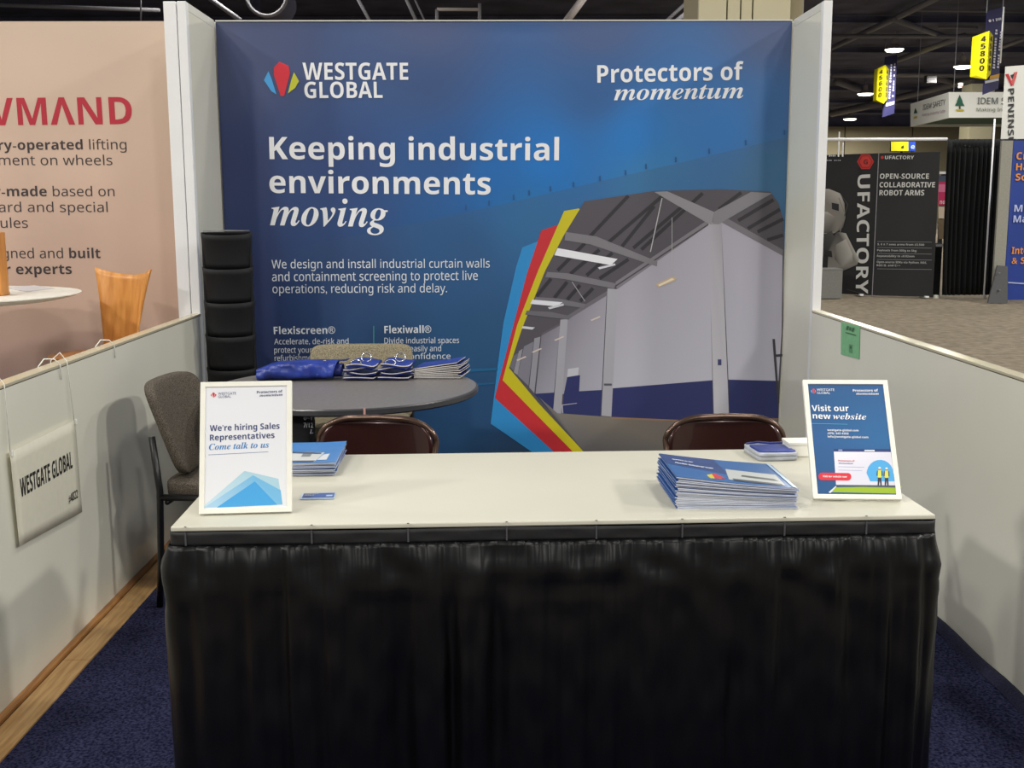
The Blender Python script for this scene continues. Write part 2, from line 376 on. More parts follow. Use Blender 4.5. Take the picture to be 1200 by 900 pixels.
# rafters, skylights, lamps
q([(600, 66), (640, 64), (785, 128), (778, 168), (760, 160)], (146, 143, 150)); q([(785, 128), (900, 66), (965, 70), (800, 166), (780, 165)], (134, 131, 138))
q([(808, 160), (830, 150), (1000, 246), (998, 264)], (120, 116, 124))
q([(325, 190), (420, 204), (610, 282), (608, 297), (400, 228), (322, 216)], (126, 123, 130)); q([(268, 314), (330, 318), (482, 350), (475, 366), (320, 336), (262, 330)], (122, 119, 126))
q([(232, 392), (300, 396), (388, 414), (382, 426), (228, 406)], (116, 113, 120)); q([(205, 434), (280, 438), (345, 452), (335, 462), (200, 446)], (108, 105, 112))
q([(300, 240), (486, 274), (466, 293), (290, 262)], (238, 238, 244)); q([(425, 300), (478, 288), (480, 293), (430, 306)], (220, 220, 226))
q([(222, 400), (316, 408), (298, 421), (215, 413)], (230, 230, 238)); q([(270, 424), (318, 412), (320, 418), (275, 430)], (206, 206, 214)); q([(192, 482), (230, 486), (222, 493), (188, 489)], (214, 214, 220))
q(line_poly((624, 85), (588, 252), 3), (190, 188, 192)); q(line_poly((655, 145), (655, 335), 1.6), (190, 188, 192)); q(line_poly((345, 345), (385, 405), 2.5), (160, 158, 164))
q([(604, 352), (655, 328), (670, 333), (664, 342), (612, 362)], (206, 180, 150)); q([(612, 354), (655, 333), (662, 337), (616, 359)], (240, 226, 200))
for x, y in [(418, 457), (305, 519), (236, 556), (188, 581)]: q([(x-16, y+6), (x+12, y-6), (x+16, y-3), (x-12, y+9)], (214, 200, 190))
q([(966, 522), (974, 522), (988, 720), (982, 724)], (64, 62, 72)); q([(972, 570), (1000, 568), (1000, 576), (972, 578)], (64, 62, 72)); q([(797, 585), (808, 585), (808, 603), (797, 603)], (60, 66, 110)); q([(444, 660), (468, 660), (468, 666), (444, 666)], (90, 88, 96))
q([(312, 726), (360, 720), (360, 722), (316, 728), (318, 752), (314, 752)], (170, 172, 190))
canvas('warehouse_picture', PF, pp, fab, base=.0020, step=.00004)
L = lettering
L(PF, [('WESTGATE', 'b', (355, 93.5), (478.5, 93.5), (355, 73.5), WHITE), ('GLOBAL', 'b', (357, 115), (448.5, 114.7), (357, 96), WHITE),
       ('Protectors of', 'b', (700, 97), (871, 93.5), (700, 76.5), WHITE), ('momentum', 'i', (719.5, 117.5), (871, 115), (719.5, 99), WHITE),
       ('Keeping industrial', 'b', (316, 186.5), (655, 188), (316, 160.5), WHITE), ('environments', 'b', (316, 226), (575, 228), (316, 200), WHITE),
       ('moving', 'i', (316.5, 264), (454.5, 266), (316.5, 232), WHITE)], fab, 'headline_lettering', k=.0012)
GW = (222, 226, 234)
L(PF, [('We design and install industrial curtain walls', 'r', (318.5, 314.5), (574, 313.5), (318.5, 304.5), GW), ('and containment screening to protect live', 'r', (319, 329.5), (560, 328), (319, 319), GW),
       ('operations, reducing risk and delay.', 'r', (319.5, 343.5), (524, 342.5), (319.5, 333.5), GW),
       ('Flexiscreen®', 'b', (321, 391.5), (393, 391), (321, 383), GW), ('Accelerate, de-risk and', 'r', (321.5, 403.5), (408.5, 403), (321.5, 396.8), GW), ('protect your operational', 'r', (321.5, 413.5), (409, 413), (321.5, 406.8), GW), ('refurbishments', 'r', (322, 423), (376, 422.5), (322, 416.3), GW),
       ('Flexiwall®', 'b', (450.5, 390.5), (505.5, 390), (450.5, 382), GW), ('Divide industrial spaces', 'r', (450.5, 402.5), (538, 402), (450.5, 395.8), GW), ('quickly, easily and', 'r', (450.5, 411.8), (517, 411.5), (450.5, 405.2), GW), ('with confidence', 'r', (450.5, 421), (528, 420.5), (450.5, 414.4), GW)], fab, 'body_lettering', k=.0012)
canvas('divider_line', PF, [(line_poly((438, 382), (438, 425), 1), (70, 150, 150))], fab)
canvas('printed_reflections', PF, [([(530, 433), (583, 431), (583, 434), (530, 437)], (24, 96, 142)), ([(545, 450), (580, 448), (580, 450), (545, 453)], (24, 92, 138))], fab)

# ================================================================== NEIGHBOUR'S BANNER
PN = Plane((-3, D-.01, 0), (1, 0, 0), (0, 0, 1))
nb = thing('neighbour_banner', 'beige and mauve fabric banner with red lettering in the booth on the left', 'banner', (-3.1, D-.01, 0))
xr = XL-.035; 
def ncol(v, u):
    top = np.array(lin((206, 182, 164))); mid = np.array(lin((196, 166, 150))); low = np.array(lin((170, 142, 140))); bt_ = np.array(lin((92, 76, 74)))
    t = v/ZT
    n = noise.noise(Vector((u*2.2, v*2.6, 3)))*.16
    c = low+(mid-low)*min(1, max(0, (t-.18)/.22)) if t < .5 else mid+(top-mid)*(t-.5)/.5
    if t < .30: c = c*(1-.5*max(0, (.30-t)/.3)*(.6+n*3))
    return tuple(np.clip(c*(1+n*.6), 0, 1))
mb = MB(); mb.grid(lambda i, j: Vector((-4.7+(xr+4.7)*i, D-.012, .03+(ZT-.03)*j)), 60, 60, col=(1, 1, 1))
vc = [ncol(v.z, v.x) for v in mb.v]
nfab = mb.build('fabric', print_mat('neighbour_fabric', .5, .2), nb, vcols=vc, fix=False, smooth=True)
PN2 = Plane((-3, D-.0118, 0), (1, 0, 0), (0, 0, 1)); RED = (176, 30, 52); DK = (58, 48, 50)
L(PN2, [('KOVM\U0001D760ND', 'b', (-74, 147.5), (155.5, 145.5), (-74, 115.5), RED),
        ([('Battery-operated', 'b'), (' lifting', 'r')], 'mix', (-48.5, 176), (148.5, 175), (-48.5, 164.5), DK), ('equipment on wheels', 'r', (-50, 193.5), (132, 193.5), (-50, 182), DK),
        ([('Tailor-made', 'b'), (' based on', 'r')], 'mix', (-48, 230), (134.5, 230), (-48, 218.5), DK), ('standard and special', 'r', (-49, 248.5), (126.5, 248.5), (-49, 237), DK), ('modules', 'r', (-37, 267), (33, 267), (-37, 255.5), DK),
        ([('Designed and', 'r'), (' built', 'b')], 'mix', (-30, 302.5), (118, 302.5), (-30, 291), DK), ([('by our experts', 'b')], 'mix', (-42, 321.5), (84.5, 321), (-42, 310), DK)], nfab)
# ================================================================== HANGING SIGN ON THE LEFT WALL
sg = thing('hanging_name_sign', 'pale card name sign with black capitals hung by strings on left wall', 'sign', (XL+.012, 3.58, .44))
PL = Plane((XL+.012, 3, 0), (0, 1, 0), (0, 0, 1))
cs = [at_x(11.5, 530, XL+.014), at_x(88, 492, XL+.014), at_x(96, 600, XL+.014), at_x(23, 640, XL+.014)]
mb = MB(); mb.grid(lambda u, v: (cs[0].lerp(cs[1], u)).lerp(cs[3].lerp(cs[2], u), v), 12, 8)
mb.build('card', mat('sign_card', (226, 222, 204), rough=.4, var=.02), sg, solid=.002, smooth=True)
PS = Plane((XL+.0155, 3, 0), (0, 1, 0), (0, 0, 1))
L(PS, [('WESTGATE GLOBAL', 'b', (24.5, 583), (85, 548), (22, 562), (34, 32, 32)), ('#4822', 'b', (80.5, 590), (91.2, 583), (80, 580), (40, 38, 38))], sg, k=.0006)
wire = mat('clear_plastic_string', (236, 236, 228), rough=.3)
for (x0, y0, x1, y1) in [(12, 530, 5, 452), (87, 493, 79, 433)]:
    a = at_x(x0, y0, XL+.014); b = at_x(x1, y1, XL+.006); b.z = ZL+.004
    o = MB().tube([a, b, b+Vector((-.022, 0, .03)), b+Vector((-.055, 0, .002)), b+Vector((-.06, 0, -.08))], .0016, 6).build('string', wire, sg, smooth=True)
    box('corner_clip', a+Vector((.004, .004, -.004)), (.006, .012, .018), wire, sg, .001)
for (px, py) in [(66, 432), (130, 406)]:
    p = at_x(px, py, XL); p.z = ZL
    h = MB().tube([p+Vector((.006, .02, -.05)), p+Vector((.008, .015, 0)), p+Vector((-.005, 0, .022)), p+Vector((-.035, -.01, .024)), p+Vector((-.052, -.02, 0)), p+Vector((-.053, -.022, -.06))], .0022, 6).build('wire_hook', wire, smooth=True)
    tag(h, ('white wire hook over left wall rail above the hanging name sign' if px < 100 else 'white wire hook over left wall rail farther back near the wood chair'), 'hook')

# green tape label on the right wall
gt = thing('paper_label', 'small green paper label stuck on right wall below the rail', 'label', (XR-.002, 4.98, .82))
cs = [at_x(*p, XR-.002) for p in [(986, 377), (1008, 381), (1007, 421), (985.5, 415)]]
for c in cs[:2]: c.z = min(c.z, ZL-.003)
MB().prism(cs, (-.0012, 0, 0)).build('paper', mat('green_paper', (128, 190, 140), rough=.6), gt)
PG = Plane((XR-.0036, 5, 0), (0, -1, 0), (0, 0, 1))
canvas('worn_lettering', PG, [(line_poly((992, 384), (994.5, 384.8), 5), (60, 110, 70)), (line_poly((995.3, 385), (997.6, 385.7), 4), (60, 110, 70)), (line_poly((998.4, 386), (1001, 386.8), 5), (60, 110, 70)), (line_poly((991, 389.6), (1003, 393), 1.3), (60, 110, 70))], gt, base=.0008, step=.00005)
canvas('stamp', PG, [([(995, 403), (999, 404), (999, 414), (995, 413)], (90, 150, 104)), ([(996, 405), (998, 405.6), (998, 409), (996, 408.4)], (50, 100, 64))], gt)

# ================================================================== FRONT TABLE
TR = .0283; TU = Vector((math.cos(TR), math.sin(TR), 0)); TV = Vector((-math.sin(TR), math.cos(TR), 0)); TA = Vector((-.7635, 2.5448, 0)); TZ = .7538
TC = TA+TU*.915+TV*.38
ft = thing('display_table', 'long front display table with plain white top', 'table', TC, TR)
mb = MB(); MBt = mb.box((0, 0, TZ-.006), (1.83, .76, .012)); mb.build('tabletop', M_TOP, ft, bevel=.003, world=False)
box('under_frame', (0, 0, TZ-.030), (1.78, .71, .036), M_BLACKM, ft, world=False)
for sx in (-.8, .8):
    for sy in (-.3, .3): MB().tube([(sx, sy, TZ-.03), (sx, sy, .0)], .014, 10).build('leg', M_BLACKM, ft, smooth=True, world=False)
sk = thing('table_skirt', 'black satin pleated skirt clipped around the front table', 'skirt', TC, TR)
M_SATIN = mat('black_satin', (3, 3, 5), rough=.38, var=.3, scale=5, bump=.2, spec=.30, stretch=(3, 3, 1.2))
def pleat(s, seed=0):
    a = s*2*math.pi
    wv = s+.035*math.sin(s*7.3+seed)+.02*math.sin(s*17.1+1+seed)
    return (.35*math.sin(wv*2*math.pi*3.7)+.42*math.sin(wv*2*math.pi*8.3+1.3)+.23*math.sin(wv*2*math.pi*17+.4))*(.75+.3*math.sin(s*5.1+1))
H1 = TZ-.045
def skirt_pt(s, v, path):
    z = H1*(1-v); x, y, nx, ny = path(s)
    amp = .004+.020*min(1, v*2.2)**.8; bb_ = min(1, v*6); base = .004+.022*bb_*(2-bb_)-.008*v
    fine = (.004*math.exp(-v*5)+.0008)*abs(math.sin(s*2*math.pi*15+2*math.sin(s*11)+.8*math.sin(v*5+s*3)))**.6
    fine += .004*math.exp(-((v-.12)/.10)**2)*noise.noise(Vector((s*13, v*16, 7)))*2
    o = base+amp*pleat(s)*(1+.3*math.sin(v*3+s*9))+fine+.002*noise.noise(Vector((s*26, v*7, 1)))*3*(1-v*.5)
    return Vector((x+nx*o, y+ny*o, z))
def front(s): return (-.915+s, -.38, 0, -1)
path_l = [(-.915, .38), (-.915, -.38), (.915, -.38), (.915, .38)]
def path(s):
    if s < .745: return (-.917, .38-s, -1, 0)
    if s < .775: t = (s-.745)/.03*math.pi/2; return (-.902-.015*math.cos(t), -.365-.015*math.sin(t), -math.cos(t), -math.sin(t))
    if s < 2.575: return (-.902+(s-.775)*1.804/1.8, -.381, 0, -1)
    if s < 2.605: t = (s-2.575)/.03*math.pi/2; return (.902+.015*math.sin(t), -.365-.015*math.cos(t), math.sin(t), -math.cos(t))
    return (.917, -.365+(s-2.605), 1, 0)
ST = 3.35
mb = MB(); mb.grid(lambda u, v: skirt_pt(u*ST, v**1.15, path), 760, 34)
mb.build('pleated_cloth', M_SATIN, sk, smooth=True, world=False, fix=False, solid=.0016)
mb = MB()
def band_pt(u, v):
    s = u*ST; x, y, nx, ny = path(s); o = .003+.0015*math.sin(s*40)*math.sin(v*3.1); return Vector((x+nx*o, y+ny*o, TZ-.013-v*.036+.001*math.sin(s*9)))
mb.grid(band_pt, 300, 4); mb.build('hem_band', mat('black_band_cloth', (8, 8, 12), rough=.6, var=.3, scale=30, bump=.3), sk, smooth=True, world=False, solid=.0016)
clipm = mat('smoked_clip_plastic', (70, 70, 76), rough=.25)
for px in (218, 365, 478, 594, 700, 802, 924, 1022):
    p = at_y(px, 615, 2.55); lx = (p-TC).dot(TU)
    mb = MB().box((lx, -.3865, TZ-.028), (.004, .002, .032)).box((lx, -.3835, TZ+.0006), (.005, .004, .001)); mb.build('clip', clipm, sk, world=False)

# ================================================================== FRAMED SIGNS
def framed(label, bl, br, tilt, h, z=TZ):
    a = at_z(*bl, z); b = at_z(*br, z); a.z = b.z = z; wd = (b-a).length; U = (b-a).normalized(); n = Vector((-U.y, U.x, 0)); t = math.radians(tilt)
    V = n*math.sin(t)+Vector((0, 0, 1))*math.cos(t); a = a+Vector((0, 0, .001+.014*math.sin(t))); pl = Plane(a, U, V)
    r = thing('photo_frame', label, 'frame', a)
    fw, ft_ = .0125, .014
    W = lambda u, v, k: pl.w(u, v, k)
    mb = MB()
    outer = [(0, 0), (wd, 0), (wd, h), (0, h)]; inner = [(fw, fw), (wd-fw, fw), (wd-fw, h-fw), (fw, h-fw)]
    vs = [W(*p, 0) for p in outer]+[W(*p, 0) for p in inner]+[W(*p, -ft_) for p in outer]+[W(*p, -ft_) for p in inner]
    fs = []
    for i in range(4):
        j = (i+1) % 4; fs += [(i, j, 4+j, 4+i), (8+j, 8+i, 12+i, 12+j), (i, 8+i, 8+j, j), (4+i, 4+j, 12+j, 12+i)]
    mb.add(vs, fs); mb.build('frame', M_WHITEP, r, bevel=.0012)
    MB().prism([W(.008, .008, -.0045), W(wd-.008, .008, -.0045), W(wd-.008, h-.008, -.0045), W(.008, h-.008, -.0045)], pl.N*-.004).build('backing_board', M_CARD, r)
    c0 = W(wd/2, h*.72, -.016); foot = W(wd/2, 0, 0)+n*(.10+.2*h*math.sin(t)+h*.72*math.sin(t)); foot.z = z+.001
    MB().hexa([c0-U*.02, c0+U*.02, foot+U*.032, foot-U*.032], [c0-U*.02+n*.003, c0+U*.02+n*.003, foot+U*.032+n*.003, foot-U*.032+n*.003]).build('easel_leg', M_CARD, r)
    pi = Plane(W(0, 0, -.0035), U, V)
    return r, pi
r1, P1 = framed('white framed sign hiring sales representatives on left end of front table', (233, 605), (342, 602), 18, .325)
def sheet(pl, r, px, col):
    canvas('printed_sheet', pl, [(px, col)], r, base=0)
# pixel helper for a rigid frame: uv coordinates rather than pixels
PaperW = (226, 227, 233)
def uvpoly(pl, pts): # uv -> itself through inverse pixel mapping is avoided: build directly
    return pts
def canvas_uv(name, pl, polys, parent, base=.0003, step=.0001):
    mb = MB(); vc = []; k = base
    for pts, col in polys:
        area = sum(pts[i][0]*pts[(i+1) % len(pts)][1]-pts[(i+1) % len(pts)][0]*pts[i][1] for i in range(len(pts)))
        cols = col if isinstance(col[0], (tuple, list)) else [col]*len(pts)
        if area < 0: pts = pts[::-1]; cols = list(cols)[::-1]
        mb.add([pl.w(u, v, k) for u, v in pts], [tuple(range(len(pts)))], (1, 1, 1)); vc += [lin(c) for c in cols]; k += step
    return mb.build(name, INK, parent, vcols=vc, fix=False)
W1, H1f = .2226, .325
def bilin(quad, w_, h_, x, y):
    """frame-picture pixel (from the photo) -> uv on a w_ x h_ rectangle whose photo corners are quad (tl,tr,br,bl)"""
    A = []; B = []
    for (X, Y), (u, v) in zip(quad, [(0, h_), (w_, h_), (w_, 0), (0, 0)]):
        A += [[X, Y, 1, 0, 0, 0, -u*X, -u*Y], [0, 0, 0, X, Y, 1, -v*X, -v*Y]]; B += [u, v]
    hh = np.linalg.solve(np.array(A, float), np.array(B, float)); d = hh[6]*x+hh[7]*y+1
    return ((hh[0]*x+hh[1]*y+hh[2])/d, (hh[3]*x+hh[4]*y+hh[5])/d)
class QPlane(Plane):     # a plane whose px() reads photo coordinates inside a known quad of the sheet
    def __init__(s, pl, quad, w_, h_): s.O, s.U, s.V, s.N = pl.O, pl.U, pl.V, pl.N; s.q = quad; s.wh = (w_, h_)
    def px(s, x, y): return bilin(s.q, s.wh[0], s.wh[1], x, y)
Q1 = QPlane(P1, [(236, 451.5), (347.5, 451), (342.5, 602), (233, 605)], W1, .325)
sh1 = canvas_uv('printed_sheet', P1, [([(.010, .010), (W1-.010, .010), (W1-.010, .315), (.010, .315)], PaperW)], r1)
def f1(x, y): return (220+x/5, 440+y/5)
canvas('blue_graphic', Q1, [([f1(80, 790), f1(340, 580), f1(540, 625), f1(560, 770)], [(196, 220, 235), (170, 205, 222), (170, 205, 222), (170, 205, 222)]),
                            ([f1(95, 788), f1(390, 605), f1(552, 690), f1(560, 770)], [(170, 205, 230), (112, 180, 222), (112, 180, 222), (112, 180, 222)]),
                            ([f1(170, 788), f1(400, 640), f1(530, 772)], (64, 160, 222)),
                            (line_poly(f1(125, 487), f1(485, 471), .6), (120, 140, 170))], sh1, base=.0005, step=.0001)
canvas('logo', Q1, [([f1(150, 125), f1(158, 118), f1(168, 125), f1(160, 152)], (200, 40, 50)), ([f1(140, 134), f1(147, 128), f1(154, 148)], (214, 110, 70)), ([f1(170, 128), f1(178, 134), f1(163, 150)], (214, 60, 70))], sh1, base=.0006)
NV = (48, 60, 110)
L(Q1, [('WESTGATE', 'd', f1(187, 135), f1(298, 133), f1(187, 120), (90, 100, 130)), ('GLOBAL', 'd', f1(187, 153), f1(266, 151), f1(187, 139), (90, 100, 130)),
       ('Protectors of', 'b', f1(424, 129), f1(580, 124), f1(424, 114), NV), ('momentum', 'i', f1(440, 148), f1(580, 144), f1(440, 132), NV),
       ('We’re hiring Sales', 'b', f1(134, 349), f1(556, 338), f1(134, 314), NV), ('Representatives', 'b', f1(134, 404), f1(524, 391), f1(134, 370), NV),
       ('Come talk to us', 'i', f1(128, 459), f1(490, 446), f1(128, 424), (52, 126, 190))], sh1, k=.0009)
r2, P2 = framed('white framed blue sign inviting to the new website on right end of table', (953, 588), (1057, 589), 33, .330)
Q2 = QPlane(P2, [(936, 448.5), (1040, 448.5), (1057, 589), (953, 588)], .2215, .330)
def f2(x, y): return (920+x/5.627, 440+y/5.627)
B1 = (20, 84, 142); B2 = (14, 96, 154); B3 = (12, 76, 130)
sh2 = canvas_uv('printed_sheet', P2, [([(.010, .010), (.2115, .010), (.2115, .16), (.2115, .320), (.010, .320), (.010, .16)], [B3, B3, B2, B1, B3, B1])], r2)
canvas('browser_graphic', Q2, [([f2(285, 790), f2(330, 760), f2(770, 752), f2(742, 800)], (150, 178, 28)), ([f2(285, 792), f2(332, 752), f2(340, 752), f2(300, 796)], (220, 222, 226)),
       ([f2(315, 528), f2(697, 532), f2(734, 760), f2(335, 752)], [(232, 230, 240), (220, 218, 232), (214, 212, 228), (214, 214, 228)]),
       ([f2(315, 512), f2(693, 512), f2(697, 532), f2(317, 530)], (32, 52, 110)), ([f2(345, 516), f2(372, 516), f2(373, 526), f2(346, 525)], (150, 160, 200)), ([f2(520, 518), f2(588, 518), f2(589, 528), f2(521, 527)], (220, 222, 235)),
       ([f2(535, 668)]+[f2(625+88*math.cos(a), 668-85*math.sin(a)) for a in [math.radians(d) for d in range(170, -1, -17)]]+[f2(722, 690), f2(728, 722), f2(560, 722)], (74, 166, 224)),
       ([f2(333, 744), f2(733, 748), f2(735, 762), f2(335, 753)], (70, 80, 100)),
       (line_poly(f2(346, 628), f2(520, 632), 2.0/5.6), (130, 130, 190)), (line_poly(f2(348, 650), f2(505, 653), 2/5.6), (150, 150, 200)),
       (line_poly(f2(160, 344), f2(405, 349), .5), (80, 170, 200))], sh2, base=.0005, step=.00005)
def worker(cx, cy, s):
    o = lambda x, y: f2(cx+x*s, cy+y*s)
    return [([o(-14, 58), o(-12, 0), o(12, 0), o(16, 60), o(6, 60), o(0, 20), o(-5, 60)], (38, 40, 56)), ([o(-18, -8), o(-12, -48), o(12, -48), o(18, -8), o(10, 4), o(-10, 4)], (214, 214, 90)),
            ([o(-22, -10), o(-19, -42), o(-12, -46), o(-14, -6)], (44, 52, 80)), ([o(22, -10), o(19, -42), o(12, -46), o(14, -6)], (44, 52, 80)),
            ([o(-8, -48), o(-8, -62), o(8, -62), o(8, -48)], (176, 130, 108)), ([o(-10, -60), o(-6, -70), o(6, -70), o(10, -60)], (238, 240, 240))]
canvas('worker_figures', Q2, worker(622, 695, .92)+worker(668, 697, .9), sh2, base=.0012, step=.00003)
pill = [f2(238+22*math.cos(math.radians(a)), 691-24*math.sin(math.radians(a))) for a in range(90, 271, 20)]+[f2(412+22*math.cos(math.radians(a)), 693-24*math.sin(math.radians(a))) for a in range(-90, 91, 20)]
canvas('red_button', Q2, [(pill, (214, 40, 58))], sh2, base=.0012)
canvas('logo', Q2, [([f2(158, 112), f2(167, 106), f2(176, 112), f2(170, 148)], (214, 60, 80)), ([f2(148, 124), f2(155, 116), f2(164, 144)], (100, 170, 230)), ([f2(179, 116), f2(186, 124), f2(173, 144)], (220, 120, 70))], sh2, base=.0007)
WH = (236, 238, 242)
L(Q2, [('WESTGATE', 'd', f2(190, 124), f2(311, 124), f2(190, 108), WH), ('GLOBAL', 'd', f2(192, 145), f2(282, 145), f2(192, 130), WH),
       ('Protectors of', 'b', f2(438, 129), f2(611, 127), f2(438, 112), WH), ('momentum', 'i', f2(460, 149), f2(616, 149), f2(460, 133), WH),
       ('Visit our', 'b', f2(161, 262), f2(412, 262), f2(161, 222), WH), ('new', 'b', f2(168, 311), f2(290, 315), f2(168, 274), WH), ('website', 'i', f2(305, 315), f2(532, 318), f2(305, 276), WH),
       ('westgate-global.com', 'b', f2(268, 394), f2(479, 397), f2(268, 381), WH), ('(470) 343 4303', 'b', f2(270, 416), f2(412, 418), f2(270, 403), WH), ('info@westgate-global.com', 'b', f2(272, 438), f2(545, 442), f2(272, 425), WH),
       ('Visit our website now', 'b', f2(246, 696), f2(405, 699), f2(246, 684), WH), ('Protectors of', 'b', f2(347, 594), f2(455, 596), f2(347, 584), (190, 60, 80)), ('momentum', 'i', f2(349, 610), f2(445, 612), f2(349, 600), (90, 96, 150))], sh2, k=.0016)

# ================================================================== BROCHURES
def booklet(label, base, U, V, w_, d_, tl, tr_, z0, group, sag=0, fan=0):
    """thin booklet; spine (thicker) at the left"""
    nx = 8; vs = []; fs = []; mi = []
    for i in range(nx+1):
        u = i/nx; s_ = -sag*math.sin(u*math.pi)
        for v in (0, 1):
            p = base+U*(u*w_)+V*(v*d_); zb = z0(u)+s_
            vs += [Vector((p.x, p.y, zb)), Vector((p.x, p.y, zb+tl+(tr_-tl)*u))]
    mb = MB(); mb.v = vs
    def F(f, m): mb.f.append(list(f)); mb.c.append(None); mb.mi.append(m)
    for i in range(nx):
        a = i*4; b = a+4
        F((a, a+2, b+2, b), 0); F((a+1, b+1, b+3, a+3), 0); F((a, b, b+1, a+1), 1); F((a+2, a+3, b+3, b+2), 1)
    F((0, 1, 3, 2), 0); e = nx*4; F((e, e+2, e+3, e+1), 1)
    o = mb.build('brochure', [M_COVER, M_PAGE]); return tag(o, label, 'brochure', group)
# right stack
rnd = random.Random(3)
bU = Vector((1, -.02, 0)).normalized(); bV = Vector((-.02, 1, 0)).normalized()
base = at_z(792, 597, TZ); base.z = 0
zz = [TZ+.0003, TZ+.0003]; NB = 24
for k in range(NB):
    j = Vector((rnd.uniform(-.002, .002)+(.004 if k % 7 < 3 else -.001), rnd.uniform(-.003, .003), 0)); a = rnd.uniform(-.012, .012)
    if k in (8, 16): j += Vector((-.006, .004, 0))
    U = Matrix.Rotation(a, 3, 'Z') @ bU; V = Matrix.Rotation(a, 3, 'Z') @ bV
    lab = 'blue brochure in the tall stack beside the website sign, edges only showing'
    if k == NB-1: lab = 'topmost blue brochure with warehouse cover on the tall stack'; j = Vector((0, 0, 0)); U, V = bU, bV
    if k == 0: lab = 'bottom brochure lying on the table under the tall right stack'
    tl, tr_ = .00345, .0022
    z0 = (lambda u, A=zz[0], B=zz[1]: A+(B-A)*u)
    booklet(lab, base+j, U, V, .297, .262, tl-.0007, tr_-.0005, z0, 'brochures in the right stack', sag=.0028*(k/NB))
    top_br = bpy.context.scene.collection.objects[-1]; zz[0] += tl; zz[1] += tr_
# cover print of the topmost one, following its sag
def cover_w(u, v):
    A, B = zz[0], zz[1]; p = base+bU*(u*.297)+bV*(v*.262); s_ = -.0028*(23/24)*math.sin(u*math.pi)
    return Vector((p.x, p.y, A+(B-A)*u+s_+.0003))
def cover_print(name, polys, parent, k0=0, W=cover_w):
    mb = MB(); vc = []; k = k0
    for pts, col in polys:
        n = len(pts)
        if n == 4:
            q_ = [Vector(p) for p in pts]; m = 10; b0 = len(mb.v)
            vs = [W(*(q_[0].lerp(q_[1], i/m)).lerp(q_[3].lerp(q_[2], i/m), j/4))+Vector((0, 0, k)) for j in range(5) for i in range(m+1)]
            mb.add(vs, [(j*(m+1)+i, j*(m+1)+i+1, (j+1)*(m+1)+i+1, (j+1)*(m+1)+i) for j in range(4) for i in range(m)], (1, 1, 1)); vc += [lin(col)]*len(vs)
        else:
            mb.add([W(*p)+Vector((0, 0, k+.0004)) for p in pts], [tuple(range(n))], (1, 1, 1)); vc += [lin(col)]*n
        k += .0002
    return mb.build(name, print_mat('gloss_ink', .28), parent, vcols=vc, fix=False)
cover_print('cover_print', [([(.0, .0), (1, .0), (1, 1), (0, 1)], (44, 96, 158)), ([(.0, .55), (.5, .35), (.5, 1), (0, 1)], (40, 66, 122)), ([(.30, .10), (.40, .12), (.38, .34), (.29, .22)], (206, 192, 40)), ([(.34, .10), (.44, .16), (.38, .34), (.35, .3)], (200, 50, 60)),
                            ([(.46, .12), (.92, .06), (.94, .50), (.52, .58)], (186, 190, 190)), ([(.5, .10), (.9, .05), (.9, .12), (.5, .18)], (70, 74, 80)), ([(.60, .3), (.9, .22), (.88, .30), (.62, .37)], (92, 94, 92)), ([(.97, .0), (1, .0), (1, 1), (.97, 1)], (170, 196, 220))], top_br)
def lettering_fn(lines, parent, W, k, name='lettering'):
    mb = MB()
    for s, st, a, b, h, col in lines:
        vs, fs = text_mesh(styled(s, st)); x0 = min(v[0] for v in vs); x1 = max(v[0] for v in vs); a = Vector(a); b = Vector(b)
        n = Vector((-(b-a).y, (b-a).x)).normalized()*h/caph(st)
        mb.add([W(*(a+(b-a)*(x-x0)/(x1-x0)+n*y))+Vector((0, 0, k)) for x, y in vs], fs, lin(col))
    return mb.build(name, INK, parent, fix=False)
lettering_fn([('WESTGATE GLOBAL', 'b', (.08, .74), (.26, .70), .04, (232, 236, 242)), ('Flexible industrial walls', 'b', (.08, .58), (.40, .50), .055, (232, 236, 242))], top_br, cover_w, .0022)

# left stack behind the hiring sign
base2 = at_z(393, 557, TZ); base2.z = 0; base2 = base2+Vector((-.215, -.012, 0)); z2 = [TZ+.0003, TZ+.0003]
for k in range(13):
    j = Vector((rnd.uniform(-.004, .004), rnd.uniform(-.004, .004), 0)); a = rnd.uniform(-.03, .03)
    U = Matrix.Rotation(a, 3, 'Z') @ Vector((1, .03, 0)); V = Matrix.Rotation(a, 3, 'Z') @ Vector((-.03, 1, 0))
    lab = 'blue brochure in the low stack behind the hiring sign'
    if k == 12: lab = 'topmost brochure with curled blue cover behind the hiring sign'; j = Vector((.002, 0, 0)); U, V = Vector((1, .03, 0)), Vector((-.01, 1, 0))
    tl = .0029; z0 = (lambda u, A=z2[0]: A)
    booklet(lab, base2+j, U, V, .215, .26, tl-.0006, tl-.0006, z0, 'brochures in the left stack', sag=.0006)
    top2 = bpy.context.scene.collection.objects[-1]; z2[0] += tl
def cov2(u, v):
    p = base2+Vector((1, .03, 0))*(u*.218)+Vector((-.01, 1, 0))*(v*.26); return Vector((p.x, p.y, z2[0]+.0004+.012*max(0, v-.5)**2+.010*max(0, u-.7)*v-.0006*math.sin(u*math.pi)*(1-v)))
cover_print('cover_print', [([(0, 0), (1, 0), (1, 1), (0, 1)], (50, 120, 190)), ([(0, .08), (.72, .06), (.78, .5), (0, .55)], (206, 208, 208)), ([(0, .05), (.7, .04), (.72, .11), (0, .12)], (60, 66, 80)), ([(.5, .3), (.62, .3), (.62, .55), (.5, .55)], (120, 126, 130)), ([(.2, .5), (.74, .42), (.74, .48), (.2, .58)], (50, 70, 100)), ([(.74, .12), (.86, .12), (.86, .42), (.78, .38)], (214, 218, 222))], top2, W=cov2)

